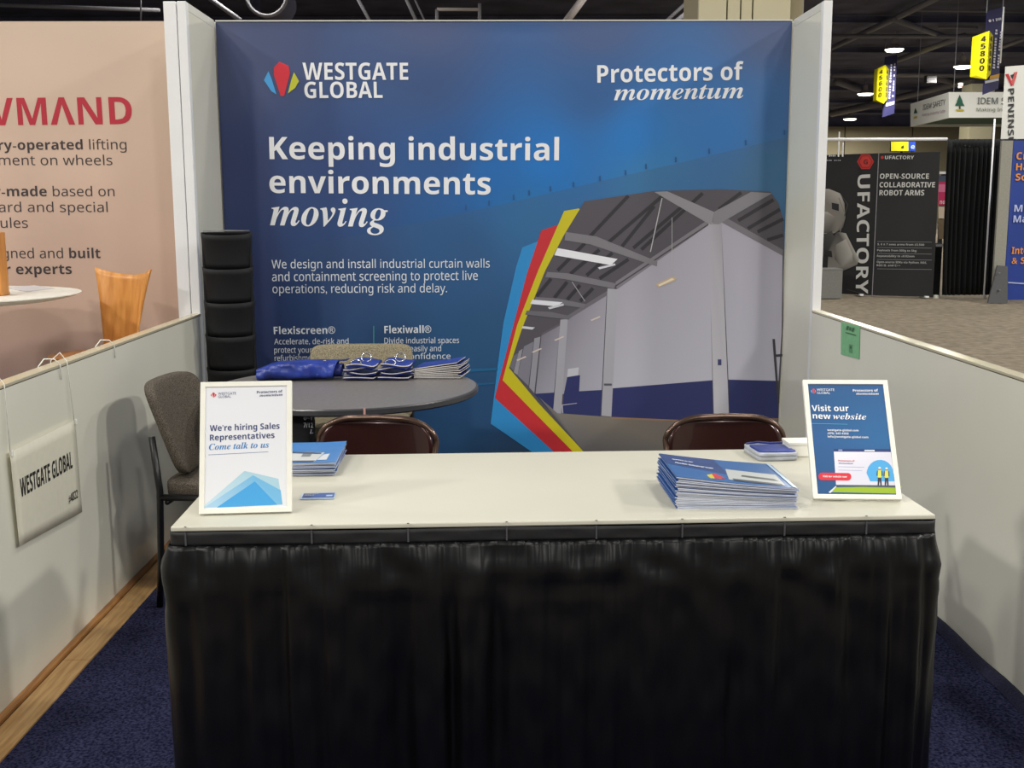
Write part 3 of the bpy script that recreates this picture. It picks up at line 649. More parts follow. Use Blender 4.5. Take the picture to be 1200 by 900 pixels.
# business cards
cU = Vector((1, .05, 0)).normalized(); cV = Vector((-.05, 1, 0)).normalized(); cb = at_z(352, 586, TZ)
for k in range(4):
    b_ = cb+Vector((rnd.uniform(-.002, .002), rnd.uniform(-.002, .002), 0)); z = TZ+.0004+k*.0009
    pts = [Vector((p.x, p.y, z)) for p in (b_, b_+cU*.085, b_+cU*.085+cV*.055, b_+cV*.055)]
    o = MB().prism(pts, (0, 0, .0008)).build('business_card', mat('card_stock', (190, 206, 228), rough=.5)); tag(o, 'blue business card on top of the little pile by the hiring sign' if k == 3 else 'business card in the little pile by the hiring sign, under the top one', 'card', 'business cards on the table')
def cw(u, v): p = b_+cU*(.085*u)+cV*(.055*v); return Vector((p.x, p.y, z+.0009))
cover_print('card_print', [([(.03, .06), (.98, .06), (.98, .95), (.03, .95)], (36, 84, 164)), ([(.05, .2), (.3, .2), (.35, .9), (.05, .9)], (30, 52, 110)), ([(.74, .3), (.93, .3), (.93, .55), (.74, .55)], (190, 214, 236))], o, W=cw)
lettering_fn([('WESTGATE', 'b', (.08, .68), (.5, .68), .10, (220, 226, 236)), ('GLOBAL', 'b', (.08, .48), (.38, .48), .10, (220, 226, 236))], o, cw, .0008)

# folded curtain sample and small white box
ca = at_z(888, 541.5, TZ)
cush = lambda name, c, U, V, w_, d_, h_, m, parent, e=.35, nz=0: None
def pillow(name, c, U, V, Wv, w_, d_, h_, m, parent=None, pw=5, dents=0, seed=0, nu=28, nvv=20, curve=0, taper=0, label=None):
    """closed soft block: superellipsoid in the frame U,V,Wv centred at c"""
    mb = MB(); vs = []; fs = []
    sg_ = lambda x, p: math.copysign(abs(x)**p, x)
    e = 2/pw
    for j in range(nvv+1):
        ph = -math.pi/2+math.pi*j/nvv
        for i in range(nu):
            th = 2*math.pi*i/nu
            x = sg_(math.cos(ph), e)*sg_(math.cos(th), e); y = sg_(math.cos(ph), e)*sg_(math.sin(th), e); z = sg_(math.sin(ph), e)
            if dents:
                n_ = noise.noise(Vector((x*1.7+seed, y*1.7, z*1.2)))*dents; x *= 1+n_*.3; y *= 1+n_*.5; z *= 1+n_
            xw = x*w_/2*(1+taper*z); off = curve*(x*x)
            vs.append(c+U*xw+V*(y*d_/2+off)+Wv*(z*h_/2))
    for j in range(nvv):
        for i in range(nu): fs.append((j*nu+i, j*nu+(i+1) % nu, (j+1)*nu+(i+1) % nu, (j+1)*nu+i))
    mb.add(vs, fs); o = mb.build(name, m, parent, smooth=True)
    if label: o['label'] = label
    return o
X_, Y_, Z_ = Vector((1, 0, 0)), Vector((0, 1, 0)), Vector((0, 0, 1))
M_SILV = mat('silver_grey_fabric', (178, 182, 192), rough=.35, var=.12, scale=25, bump=.2)
M_BLUEF = mat('blue_vinyl_fabric', (32, 54, 140), rough=.38, var=.3, scale=11, bump=.7)
M_BLUED = mat('navy_vinyl_fabric', (20, 34, 104), rough=.4, var=.2, scale=14, bump=.3)
fs_ = thing('folded_curtain_sample', 'folded blue and silver curtain sample lying behind the tall brochure stack', 'sample', (.83, 3.25, TZ))
for k, (zc, hh, m_) in enumerate([(TZ+.007, .013, M_SILV), (TZ+.0185, .011, M_SILV)]):
    pillow('fabric_fold', Vector((.826, 3.255, zc)), Vector((1, .06, 0)).normalized(), Vector((-.10, 1, 0)).normalized(), Z_, .122, .15, hh, m_, fs_, pw=9, dents=.06, seed=k)
pillow('blue_panel', Vector((.828, 3.243, TZ+.0245)), Vector((1, .03, 0)).normalized(), Vector((-.10, 1, 0)).normalized(), Z_, .112, .10, .006, M_BLUEF, fs_, pw=9, dents=.08, seed=5)
MB().tube([(.765, 3.31, TZ+.026), (.80, 3.315, TZ+.029), (.84, 3.309, TZ+.027), (.885, 3.312, TZ+.028)], .0035, 6).build('eyelet_edge', M_BLUED, fs_, smooth=True)
wb = thing('white_carton', 'small plain white box behind the website sign', 'box', (.93, 3.27, TZ), .03)
box('box_body', (0, 0, .019), (.11, .07, .036), M_WHITEP, wb, .001, world=False); box('lid', (0, 0, .040), (.114, .074, .008), M_WHITEP, wb, .001, world=False)

# ================================================================== FOLDING CHAIRS
M_BROWN = mat('brown_enamel_metal', (58, 32, 30), rough=.22, var=.08, scale=6, metal=.35, coat=.4)
M_EDGE = mat('worn_brown_tube', (92, 72, 62), rough=.25, metal=.6, var=.1)
def folding_chair(label, loc, rz, ztop=.79):
    r = thing('folding_chair', label, 'chair', loc, rz, 'brown metal folding chairs behind the table')
    hw = .205; R = .13; pts = []
    # inverted U: front feet (y=-.28) to the back top (y=+.04)
    def yz(z): return (-.30+.38*(z/ztop))
    zs = [0, .2, .44, .56]
    left = [(-hw-.01, yz(z), z) for z in zs]
    arc = []
    for i in range(13):
        a = math.pi-i*math.pi/2/12; arc.append((-hw+R+R*math.cos(a)*1.06, .08, ztop-.085+.085*math.sin(a)))
    arc2 = [(-x, y, z) for x, y, z in arc[::-1]]
    P_ = left+arc+[(0, .085, ztop+.002)]+arc2+[(-x, y, z) for x, y, z in left[::-1]]
    MB().tube(P_, .011, 10).build('frame_tube', M_EDGE, r, smooth=True, world=False)
    for s in (-1, 1): MB().tube([(s*.19, -.06, .43), (s*.195, .16, .1), (s*.195, .21, 0)], .010, 8).build('rear_leg', M_BROWN, r, smooth=True, world=False)
    MB().tube([(-.195, .175, .08), (.195, .175, .08)], .008, 8).build('cross_bar', M_BROWN, r, smooth=True, world=False)
    MB().tube([(-.205, -.24, .12), (.205, -.24, .12)], .008, 8).build('cross_bar', M_BROWN, r, smooth=True, world=False)
    # back plate
    n = 24
    def bp(u, v):
        z = .575+v*(ztop-.012-.575); t = (z-(ztop-.09))/.09
        h = hw+.002 if t <= 0 else hw-R+R*math.sqrt(max(0, 1-t*t))*1.0
        x = (2*u-1)*h; return Vector((x, .068+.03*(1-(x/.2)**2)-.012*(1-v), z))
    o = MB().grid(bp, n, 14).build('back_plate', M_BROWN, r, smooth=True, world=False, solid=.003)
    def sp(u, v):
        x = (2*u-1)*.195*(1-.12*abs(2*v-1)**3); y = -.31+.38*v; return Vector((x, y, .445-.012*math.sin(math.pi*v)*math.sin(math.pi*u)-.02*max(0, .12-v)/.12))
    MB().grid(sp, 14, 12).build('seat', M_BROWN, r, smooth=True, world=False, solid=.012)
    return r
folding_chair('brown metal folding chair behind the table, the left one by the round table', (-.43, 3.82, 0), math.radians(-8), .755)
folding_chair('brown metal folding chair behind the table, the right one before the warehouse picture', (.826, 3.82, 0), math.radians(2), .751)

# ================================================================== ROUND TABLE AND WHAT STANDS ON IT
rt = thing('round_table', 'round dark grey meeting table with black edge inside the booth', 'table', (-.63, 4.66, 0))
M_GREYT = mat('grey_laminate', (116, 112, 111), rough=.38, var=.10, scale=60)
RT = .75
MB().lathe([(.0, 0), (.55, 0), (.553, .002), (.553, .0045), (.0, .0045)], (-.63, 4.66, RT-.0045), 96).build('tabletop', M_GREYT, rt, smooth='auto')
MB().lathe([(.50, -.030), (.552, -.028), (.560, -.022), (.561, -.004), (.556, 0), (.5, 0)], (-.63, 4.66, RT-.0012), 96).build('edge_band', mat('dark_grey_edging', (62, 62, 66), rough=.3), rt, smooth='auto')
MB().lathe([(.035, 0), (.035, -.68)], (-.63, 4.66, RT-.03), 24).build('pedestal', M_BLACKM, rt, smooth='auto')
for a in range(4):
    t = a*math.pi/2; MB().tube([(-.63, 4.66, .06), (-.63+.15*math.cos(t), 4.66+.15*math.sin(t), .045), (-.63+.34*math.cos(t), 4.66+.34*math.sin(t), .012)], [.03, .022, .012], 10).build('foot', M_BLACKM, rt, smooth=True)
tgm = MB().box((-.488, 4.117, RT-.022), (.008, .003, .05)).build('edge_tag', mat('pink_strap', (196, 150, 140), rough=.6)); tag(tgm, 'thin pinkish strap hanging over the front edge of the round table', 'strap')

# blue vinyl roll
br_ = thing('folded_blue_tarpaulin', 'long folded roll of bright blue vinyl on left of round table', 'tarpaulin', (-.86, 4.85, RT))
def roll_pt(u, v):
    th = 2*math.pi*v; x = -1.035+.338*u; k = min(1, u/.28); ry = .050+.02*k; rz_ = .022+.016*k
    n_ = noise.noise(Vector((u*6, 1.5*math.cos(th), 1.5*math.sin(th))))*.014+noise.noise(Vector((u*16, 2*math.cos(th), 2*math.sin(th)+5)))*.006
    yy = math.copysign(abs(math.cos(th))**.7, math.cos(th)); zz_ = math.copysign(abs(math.sin(th))**.7, math.sin(th))
    return Vector((x+.012*math.sin(th)*u, 4.85+.02*u+(ry+n_)*yy, RT+.006+rz_+(rz_+n_*.3)*zz_))
mb = MB(); mb.grid(roll_pt, 40, 28); mb.build('rolled_sheet', M_BLUEF, br_, smooth=True, solid=.002)
def flap(u, v):
    return Vector((-1.0+.325*u+.03*v, 4.875+.06*v+.01*u, RT+.066+.012*min(1, u*3)+.010*math.sin(u*9+v*4)*.3-.012*v*v*(1-u)-.016*max(0, .25-u)*4))
MB().grid(flap, 20, 8).build('top_flap', M_BLUED, br_, smooth=True, solid=.003)
def inner(u, v):
    th = v*math.pi*3.3; r_ = .9-.18*v; return Vector((-.712+.045*u, 4.872+r_*.062*math.cos(th+2), RT+.04+r_*.034*math.sin(th+2)))
MB().grid(inner, 4, 40).build('inner_fold', M_BLUED, br_, smooth=True, solid=.0015)
for x, z in [(-.925, .066), (-.745, .082)]: MB().lathe([(.003, 0), (.007, 0), (.007, .0015), (.003, .0015)], (x, 4.86, RT+z), 14).build('eyelet', M_SILV, br_, smooth='auto')
MB().box((-.815, 4.787, RT+.042), (.028, .001, .03)).build('seam_patch', mat('patch_blue', (34, 50, 140), rough=.5), br_)
M_STEEL = mat('steel_ring', (196, 198, 204), rough=.25, metal=.9)
M_WEDGE = mat('cream_welt', (214, 208, 204), rough=.5)
# two folded eyelet samples
for idx, (x0, lab) in enumerate([(-.585, 'folded dark blue curtain sample with steel rings beside the blue roll'), (-.435, 'folded dark blue curtain sample with steel rings beside the swatch fan')]):
    r = thing('ringed_curtain_sample', lab, 'sample', (x0, 4.87, RT), 0, 'folded samples with steel rings')
    for k in range(4):
        def layer(u, v, k=k, x0=x0):
            wv = .007*math.sin(u*4.4+k*2.1+idx)+.003*math.sin(v*6+k)
            return Vector((x0-.058+.118*u+.010*math.sin(k*2.1)+.025*v-.05*(1-u)*(.3-.1*k)*(k < 3), 4.80+.13*v+.01*math.sin(k*1.3), RT+.009+k*.0185+wv*(1 if k else .3)*.8+.010*v*(k > 1)))
        MB().grid(layer, 14, 6).build('fold', M_BLUED if k < 3 else M_BLUEF, r, smooth=True, solid=.012 if k else .008)
        MB().tube([layer(i/14, 0)+Vector((0, -.002, .005)) for i in range(15)]+[layer(1, j/4)+Vector((.002, 0, .005)) for j in (1, 2)], .0021, 6).build('welt', M_WEDGE, r, smooth=True)
    for (dx, dy, dz, tilt) in [(-.018, -.03, .072, .5), (.022, .02, .088, 1.1)]:
        pts = [Vector((x0+dx+.022*math.cos(a), 4.85+dy+.022*math.sin(a)*math.cos(tilt), RT+dz+.006+.020*math.sin(a)*math.sin(tilt))) for a in [i*2*math.pi/18 for i in range(18)]]
        MB().tube(pts, .003, 6, closed=True).build('steel_ring', M_STEEL, r, smooth=True)
# swatches fanned
for k in range(9):
    t = k/8
    U = Vector((math.cos(-.05-.02*k), math.sin(-.05-.02*k), 0)); x0, y0 = -.355+.004*math.sin(k*3), 4.85
    zl = RT+.0035+k*.0048; zr = RT+.0035+k*.0088
    pts = []
    a0 = Vector((x0, y0, zl)); a1 = a0+U*(.205+.008*math.sin(k*2.2)); a1.z = zr; dV = Vector((.035, .20, 0))
    mb = MB(); hh = .0034
    mb.hexa([a0, a1, a1+dV, a0+dV], [p+Vector((0, 0, hh)) for p in (a0, a1, a1+dV, a0+dV)])
    mb.c = [None]*6; mb.mi = [1]*6; mb.mi[1] = 0; mb.mi[0] = 0; mb.v = mb.v
    lab = 'cream edged fabric swatch in the fanned pile at right of the round table'
    if k == 8: lab = 'topmost swatch with bright blue face on the fanned pile'
    if k == 0: lab = 'lowest cream edged swatch lying flat on the round table'
    o = mb.build('fabric_swatch', [M_BLUEF if k == 8 else M_BLUED, M_WEDGE]); tag(o, lab, 'swatch', 'fanned swatches on the round table')

# ================================================================== GREY UPHOLSTERED CHAIRS
M_TWEED = mat('grey_brown_tweed', (62, 56, 52), c2=(112, 104, 94), rough=.95, scale=260, bump=.6, spec=.1)
M_TWEED2 = mat('beige_grey_tweed', (104, 96, 78), c2=(168, 158, 134), rough=.95, scale=240, bump=.6, spec=.1)
def guest_chair(label, loc, rz, m, ztop=.87, lean=.10, bw=.46, pw=6):
    r = thing('guest_chair', label, 'chair', loc, rz, 'upholstered chairs round the meeting table')
    # faces -y
    U = X_; Wv = Vector((0, lean, .36)).normalized(); Vv = Wv.cross(U)
    c = Vector((0, .235, ztop-.185))
    def W(o): return o
    mbp = pillow('backrest', Vector(c), U, Vector((0, 1, 0)), Wv, bw, .055, .37, m, None, pw=pw, curve=-.035)
    mbp.parent = r; mbp['_w'] = (0, 0, 0)
    s = pillow('seat', Vector((0, 0, .455)), X_, Y_, Z_, .48, .46, .075, m, None, pw=6); s.parent = r
    for sx in (-1, 1):
        x = sx*.245
        MB().tube([(x, .245, .66), (x, .225, .45), (x, .235, .2), (x, .25, 0)], .0125, 10).build('rear_leg', M_BLACKM, r, smooth=True, world=False)
        MB().tube([(x, .225, .43), (x, -.19, .43), (x, -.215, .41), (x, -.225, .2), (x, -.23, 0)], .0125, 10).build('front_leg', M_BLACKM, r, smooth=True, world=False)
    MB().tube([(-.245, .20, .41), (.245, .20, .41)], .010, 8).build('rear_rail', M_BLACKM, r, smooth=True, world=False)
    MB().tube([(-.245, -.18, .41), (.245, -.18, .41)], .010, 8).build('front_rail', M_BLACKM, r, smooth=True, world=False)
    return r
guest_chair('grey tweed chair with black frame standing against the left wall', (-1.00, 4.28, 0), math.radians(84), M_TWEED, .86, .13)
guest_chair('beige tweed chair behind the round table before the banner', (-.655, 5.30, 0), math.radians(2), M_TWEED2, .825, .10, .51, 11)
# black bag on the seat of the left chair
bg = thing('black_tote_bag', 'black cloth bag with small white marks on seat of the left tweed chair', 'bag', (-.82, 4.27, .4935))
M_BAG = mat('black_bag_cloth', (14, 15, 22), rough=.8, bump=.3)
pillow('bag_body', Vector((-.82, 4.27, .603)), X_, Y_, Z_, .23, .12, .215, M_BAG, bg, pw=7, dents=.05)
PBg = Plane((-.82, 4.202, 0), (1, 0, 0), (0, 0, 1))
L(PBg, [('o~Y', 'b', (356, 492), (367, 492), (356, 486.5), (200, 204, 214)), ('7/12', 'r', (356, 501), (367, 501), (356, 495), (200, 204, 214)), ('L', 'i', (363, 508), (367, 508), (363, 503), (180, 184, 200))], bg, name='white_mark', k=.002)

# ================================================================== LITERATURE RACK
lr = thing('literature_rack', 'tall black plastic rack of curved brochure pockets by left wing wall', 'rack', (-1.305, 5.50, 0), math.radians(8))
box('back_panel', (0, .055, .70), (.215, .012, 1.36), M_BLACKP, lr, .003, world=False)
for s in (-1, 1): box('side_rail', (s*.112, .035, .70), (.012, .05, 1.36), M_BLACKP, lr, .003, world=False)
def cap(u, v):
    a = math.pi*u; return Vector((-.112*math.cos(a)*v, .03-.082*math.sin(a)*v, 1.386+.003*(1-v)))
MB().grid(cap, 20, 4).build('top_cap', mat('lit_black_plastic', (104, 104, 104), rough=.35), lr, smooth=True, world=False, solid=.004)  # pale grey: light reflecting off the black cap, put into its colour
for k in range(7):
    zt = 1.372-k*.166
    def pk(u, v, zt=zt):
        a = math.pi*u; w_ = .110+.012*v; d_ = .062+.026*v**2; x = -w_*math.copysign(abs(math.cos(a))**.9, math.cos(a)); y = .045-d_*abs(math.sin(a))**.8*1.15
        z = zt-.172*(1-v)-.012*math.sin(a)*v+.006*v
        return Vector((x, y, z))
    MB().grid(pk, 24, 6).build('pocket', M_BLACKP, lr, smooth='auto', world=False, solid=.004)
box('base', (0, -.02, .012), (.30, .26, .024), M_BLACKP, lr, .005, world=False)

# ================================================================== LEFT NEIGHBOUR'S FURNITURE
M_BEECH = mat('honey_beech', (188, 122, 54), c2=(214, 150, 78), rough=.4, scale=3, stretch=(9, 9, 1))
nt_ = thing('bar_table', 'tall white round table in the neighbouring booth on the left', 'table', (-2.57, 5.27, 0))
MB().lathe([(0, -.03), (.50, -.03), (.57, -.015), (.595, -.004), (.595, 0), (0, 0)], (-2.57, 5.27, 1.10), 64).build('tabletop', mat('white_table_laminate', (232, 230, 222), rough=.4), nt_, smooth='auto')
MB().lathe([(.03, 0), (.03, 1.03), (.05, 1.07)], (-2.57, 5.27, .0), 20).build('column', M_ALU, nt_, smooth='auto')
MB().lathe([(.28, 0), (.28, .008), (.05, .02)], (-2.57, 5.27, 0), 40).build('base', M_ALU, nt_, smooth='auto')
pq = [at_z(px, py, 1.101) for px, py in [(6, 337), (40, 334.5), (64, 338), (30, 342)]]
tag(MB().prism(pq, (0, 0, .001)).build('paper_sheet', mat('glossy_paper', (214, 214, 220), rough=.3)), 'loose sheet of paper lying on the tall white table', 'paper')
ws = thing('wooden_display_stand', 'upright wooden stand on the tall white table, mostly cut by left edge', 'stand', (-2.42, 5.2, 1.10))
p = at_y(4.5, 300, 5.15)
box('upright', (p.x-.125, 5.2, 1.10+.145), (.20, .08, .29), M_BEECH, ws, .004); box('foot', (p.x-.135, 5.2, 1.105), (.20, .14, .012), M_BEECH, ws, .003)
bc_ = thing('bar_chair', 'honey coloured plywood bar chair in the booth on the left', 'chair', (-1.955, 5.44, 0), math.radians(-34))
def bk(u, v):
    w_ = .11+.085*v+.02*v**4; x = (2*u-1)*w_; z = .78+.40*v+.035*v*(abs(2*u-1)**2.2)-.012; return Vector((x, .19+.05*(v)-.05*(2*u-1)**2, z))
MB().grid(bk, 20, 14).build('backrest', M_BEECH, bc_, smooth=True, world=False, solid=.010)
def st_(u, v):
    a = 2*math.pi*u; return Vector((.22*v*math.copysign(abs(math.cos(a))**.8, math.cos(a)), .20*v*math.sin(a), .765+.02*v**2))
MB().grid(st_, 32, 6).build('seat', M_BEECH, bc_, smooth=True, world=False, solid=.012)
for sx in (-1, 1):
    for sy in (-1, 1): MB().tube([(sx*.10, sy*.10, .76), (sx*.17, sy*.17, 0)], .009, 8).build('leg', M_STEEL, bc_, smooth=True, world=False)
MB().tube([(.15*math.cos(i*math.pi/6+math.pi/12)*1.3, .15*math.sin(i*math.pi/6+math.pi/12)*1.3, .28) for i in range(12)], .007, 6, closed=True).build('foot_ring', M_STEEL, bc_, smooth=True, world=False)

# ================================================================== HALL: ceiling, far wall, columns
CZ = 9.4
M_CEIL = mat('black_deck', (84, 84, 106), rough=.9, var=.3, scale=.6, bump=0, detail=8)
ceil = thing('ceiling', None, None, (7, 43, CZ), kind='structure'); MB().box((7, 43, CZ+.1), (105, 118, .2)).build('deck', M_CEIL, ceil)
fw_ = thing('wall_far', None, None, (20, 100, 0), kind='structure')
M_BEIGE = mat('beige_wall', (150, 140, 112), rough=.8, var=.05, scale=.4)
M_BEIGE2 = mat('beige_pillar_panel', (196, 188, 158), rough=.6, var=.03, scale=1)
for i in range(13): box('wall_panel', (-14+i*6, 100, 4.2), (5.9, .3, 8.5), M_BEIGE, fw_)
box('wall_backing', (20, 100.3, 4.7), (100, .3, 9.4), M_CEIL, fw_)
# pillar behind the banner
pc = thing('column', None, None, (2.2, 10, 0), kind='structure')
x0 = at_y(818, 10, 9.6).x; x1 = at_y(927, 10, 9.6).x; x2 = at_y(948, 10, 9.6).x
box('core', ((x0+x2)/2, 10.1, CZ/2), (x2-x0-.06, .8, CZ), M_BEIGE, pc)
gx = [x0]+[at_y(px, 10, 9.6).x for px in (852, 868, 882)]+[x1]
for a, b in zip(gx[:-1], gx[1:]): box('face_panel', ((a+b)/2, 9.62, CZ/2), (b-a-.012, .05, CZ), M_BEIGE2, pc, .004)
box('side_panel', ((x1+x2)/2, 9.75, CZ/2), (x2-x1-.02, .05, CZ), mat('shaded_beige_panel', (150, 145, 130), rough=.7), pc)  # darker tone puts the pillar's shade side into the colour
# far pillar under the hanging sign
c2 = thing('column_far', None, None, (25, 56, 0), kind='structure')
a = at_y(1136, 150, 56).x; b = at_y(1163, 150, 56).x; ztc = at_y(1150, 98, 56).z; box('core', ((a+b)/2, 56.6, ztc/2), (b-a, 1.2, ztc), M_BEIGE2, c2)
M_YEL = mat('yellow_vinyl', (226, 214, 20), rough=.5)
zz1 = at_y(1140, 144, 55.9).z; zz2 = at_y(1140, 137, 55.9).z
box('yellow_band', ((a+b)/2-.1, 55.93, (zz1+zz2)/2), ((b-a)*.75, .06, zz2-zz1), M_YEL, c2)

M_PIPE = mat('grey_steel_pipe', (128, 126, 132), rough=.6, var=.1)
M_PIPEL = mat('pale_steel_pipe', (170, 160, 158), rough=.6, var=.1)
def ceiling_beam(label, pts, r, m=M_PIPE, z=None, y=None, group='ceiling steelwork of the hall', web=False):
    P = [(at_z(px, py, z) if z else at_y(px, py, y)) for px, py in pts]
    P = [P[0]+(P[0]-P[-1])*.0]+P[1:]
    t = thing('ceiling_beam', label, 'beam', P[0], 0, group)
    MB().tube(P, r, 8).build('chord', m, t, smooth=True)
    return t
G = 'ceiling steelwork of the hall'
for pts, r, z, lab in [([(975, 56), (1047, 22.5), (1099, -3)], .13, 9.0, 'long grey ceiling beam rising right beside the right wing post'),
                       ([(1047, 22.5), (1104, 42)], .13, 8.9, 'short grey ceiling brace meeting the long beam at upper right'),
                       ([(975, 42.5), (1210, 42.5)], .09, 8.8, 'thin level ceiling pipe crossing behind the upper yellow sign'),
                       ([(975, 88), (1146, 88)], .13, 8.7, 'thin level ceiling pipe behind the lower yellow sign'),
                       ([(1050, 71), (1130, 42)], .14, 8.9, 'grey ceiling beam rising from the lower yellow sign to the right'),
                       ([(1050, 115), (1140, 93)], .22, 8.9, 'grey ceiling beam just above the white hanging sign'),
                       ([(975, 133), (1040, 119)], .28, 8.9, 'far grey ceiling beam left of the white hanging sign'),
                       ([(1172, 56), (1210, 42)], .10, 8.9, 'ceiling beam at the top right edge right of the upper yellow sign'),
                       ([(980, 96), (1050, 120)], .2, 9.1, 'dim ceiling beam falling right above the small far lamp'),
                       ([(1092, 90), (1125, 98)], .2, 9.0, 'short dim ceiling brace near the square grey vent'),
                       ([(1075, 12), (1200, 14)], .05, 9.0, 'highest thin ceiling pipe at top right'),
                       ([(1100, 32), (1145, 32.5)], .06, 9.0, 'short thin ceiling pipe under the highest one')]:
    ceiling_beam(lab, pts, r, z=z)
for pts, r, y, lab, m in [([(688, -8), (660, 30)], .10, 30, 'pale slanting beam above the right half of the blue banner', M_PIPEL),
                       ([(416, -8), (436, 30)], .05, 34, 'slanting rod above the logo on the blue banner', M_PIPE),
                       ([(473, -8), (490, 30)], .05, 34, 'slanting rod left of the rectangular duct frame', M_PIPE),
                       ([(483, -8), (500, 30)], .03, 35, 'thin slanting rod beside the rectangular duct frame', M_PIPE),
                       ([(820, 4), (786, 30)], .07, 30, 'slanting beam just left of the beige column', M_PIPE),
                       ([(812, -4), (775, 30)], .05, 32, 'thin slanting rod left of the beige column', M_PIPE),
                       ([(240, -6), (282, 24)], .06, 30, 'slanting beam above the left corner of the blue banner', M_PIPE),
                       ([(512, 11), (562, 11)], .05, 34, 'level bar of the rectangular duct frame', M_PIPEL), ([(512, 11), (512, 30)], .05, 34, 'left upright of the rectangular duct frame', M_PIPE), ([(562, 4), (562, 30)], .05, 34, 'right upright of the rectangular duct frame', M_PIPE),
                       ([(0, 6), (187, 12)], .05, 30, 'level pipe above the beige neighbour banner', M_PIPE), ([(165, -6), (165, 24)], .02, 28, 'thin hanging wire above the beige neighbour banner', M_PIPE)]:
    ceiling_beam(lab, pts, r, m, y=y)
du = thing('duct_ring', 'round dark ventilation duct mouth above the banner logo', 'duct', at_y(312, 0, 30))
c = at_y(312, -6, 30); MB().tube([c+Vector((.52*math.cos(a), 0, .52*math.sin(a))) for a in [i*2*math.pi/28 for i in range(28)]], .05, 8, closed=True).build('rim', M_PIPE, du, smooth=True)
MB().grid(lambda u, v: c+Vector((.5*math.cos(2*math.pi*u), 1.6*v, .5*math.sin(2*math.pi*u))), 28, 2).build('duct_tube', M_CEIL, du, smooth=True, fix=False)

# dark joists under the deck
for i in range(8):
    y = 30+i*9
    MB().box((12, y, 9.30), (84, .18, .06)).box((12, y, 9.2), (84, .03, .2)).box((12, y, 9.08), (84, .12, .04)).build('joist', M_CEIL, ceil)

# high bay lamps in view
def high_bay(px, py, z, w_, label, power):
    c = at_z(px, py, z); t = thing('high_bay_lamp', label, 'lamp', c, 0, 'bright high bay lamps')
    MB().lathe([(.10, .55), (.14, .5), (.16, .25), (w_*.55, .02), (w_*.55, 0)], (c.x, c.y, c.z), 24).build('housing', M_PIPEL, t, smooth='auto')
    MB().lathe([(w_*.2, -.12), (w_*.42, -.09), (w_*.52, 0), (w_*.2, .01)], (c.x, c.y, c.z), 24).build('diffuser', GLOW, t, smooth='auto')
    MB().tube([c+Vector((0, 0, .5)), Vector((c.x, c.y, CZ))], .02, 6).build('hanging_rod', M_PIPEL, t)
    l = lamp(c.x, c.y, c.z-.35, power, 1.0)
GLOW = emit('lamp_glow', (255, 252, 235), 7)
high_bay(1048, 58, 8.6, .8, 'brightest high bay lamp above the lower yellow aisle sign', 900)
high_bay(1128, 78, 8.6, .85, 'high bay lamp left of the upper yellow aisle sign', 900)
high_bay(1014, 110, 8.6, .95, 'high bay lamp left of the lower yellow aisle sign', 1200)
high_bay(996, 139.5, 8.6, 1.0, 'smallest far high bay lamp low beside the right wing post', 1600)
high_bay(312, -28, 8.6, .7, 'high bay lamp above the top edge over the blue banner', 400)
t = thing('ceiling_vent', 'small square grey vent box hanging at the dark ceiling', 'vent', at_y(1092, 92, 60))
a = at_y(1086, 97, 60); b = at_y(1098, 88, 60); box('box_body', ((a.x+b.x)/2, 60.2, (a.z+b.z)/2), (b.x-a.x, .4, b.z-a.z), mat('dull_grey_paint', (66, 64, 66)), t)
for k in range(3): box('slat', ((a.x+b.x)/2, 59.98, a.z+(b.z-a.z)*(k+.7)/3.4), ((b.x-a.x)*.8, .03, .04), M_PIPE, t)
t = thing('small_wall_sign', 'tiny pale sign with red mark above the white hanging sign', 'sign', at_y(1125, 100, 60))
a = at_y(1122.5, 103, 60); b = at_y(1128.5, 97, 60); box('board', ((a.x+b.x)/2, 60, (a.z+b.z)/2), (b.x-a.x, .06, b.z-a.z), mat('dull_grey_paint', (66, 64, 66)), t); box('red_mark', ((a.x+b.x)/2, 59.95, (a.z+b.z)/2), ((b.x-a.x)*.5, .02, (b.z-a.z)*.4), mat('red_ink', (190, 40, 40)), t)

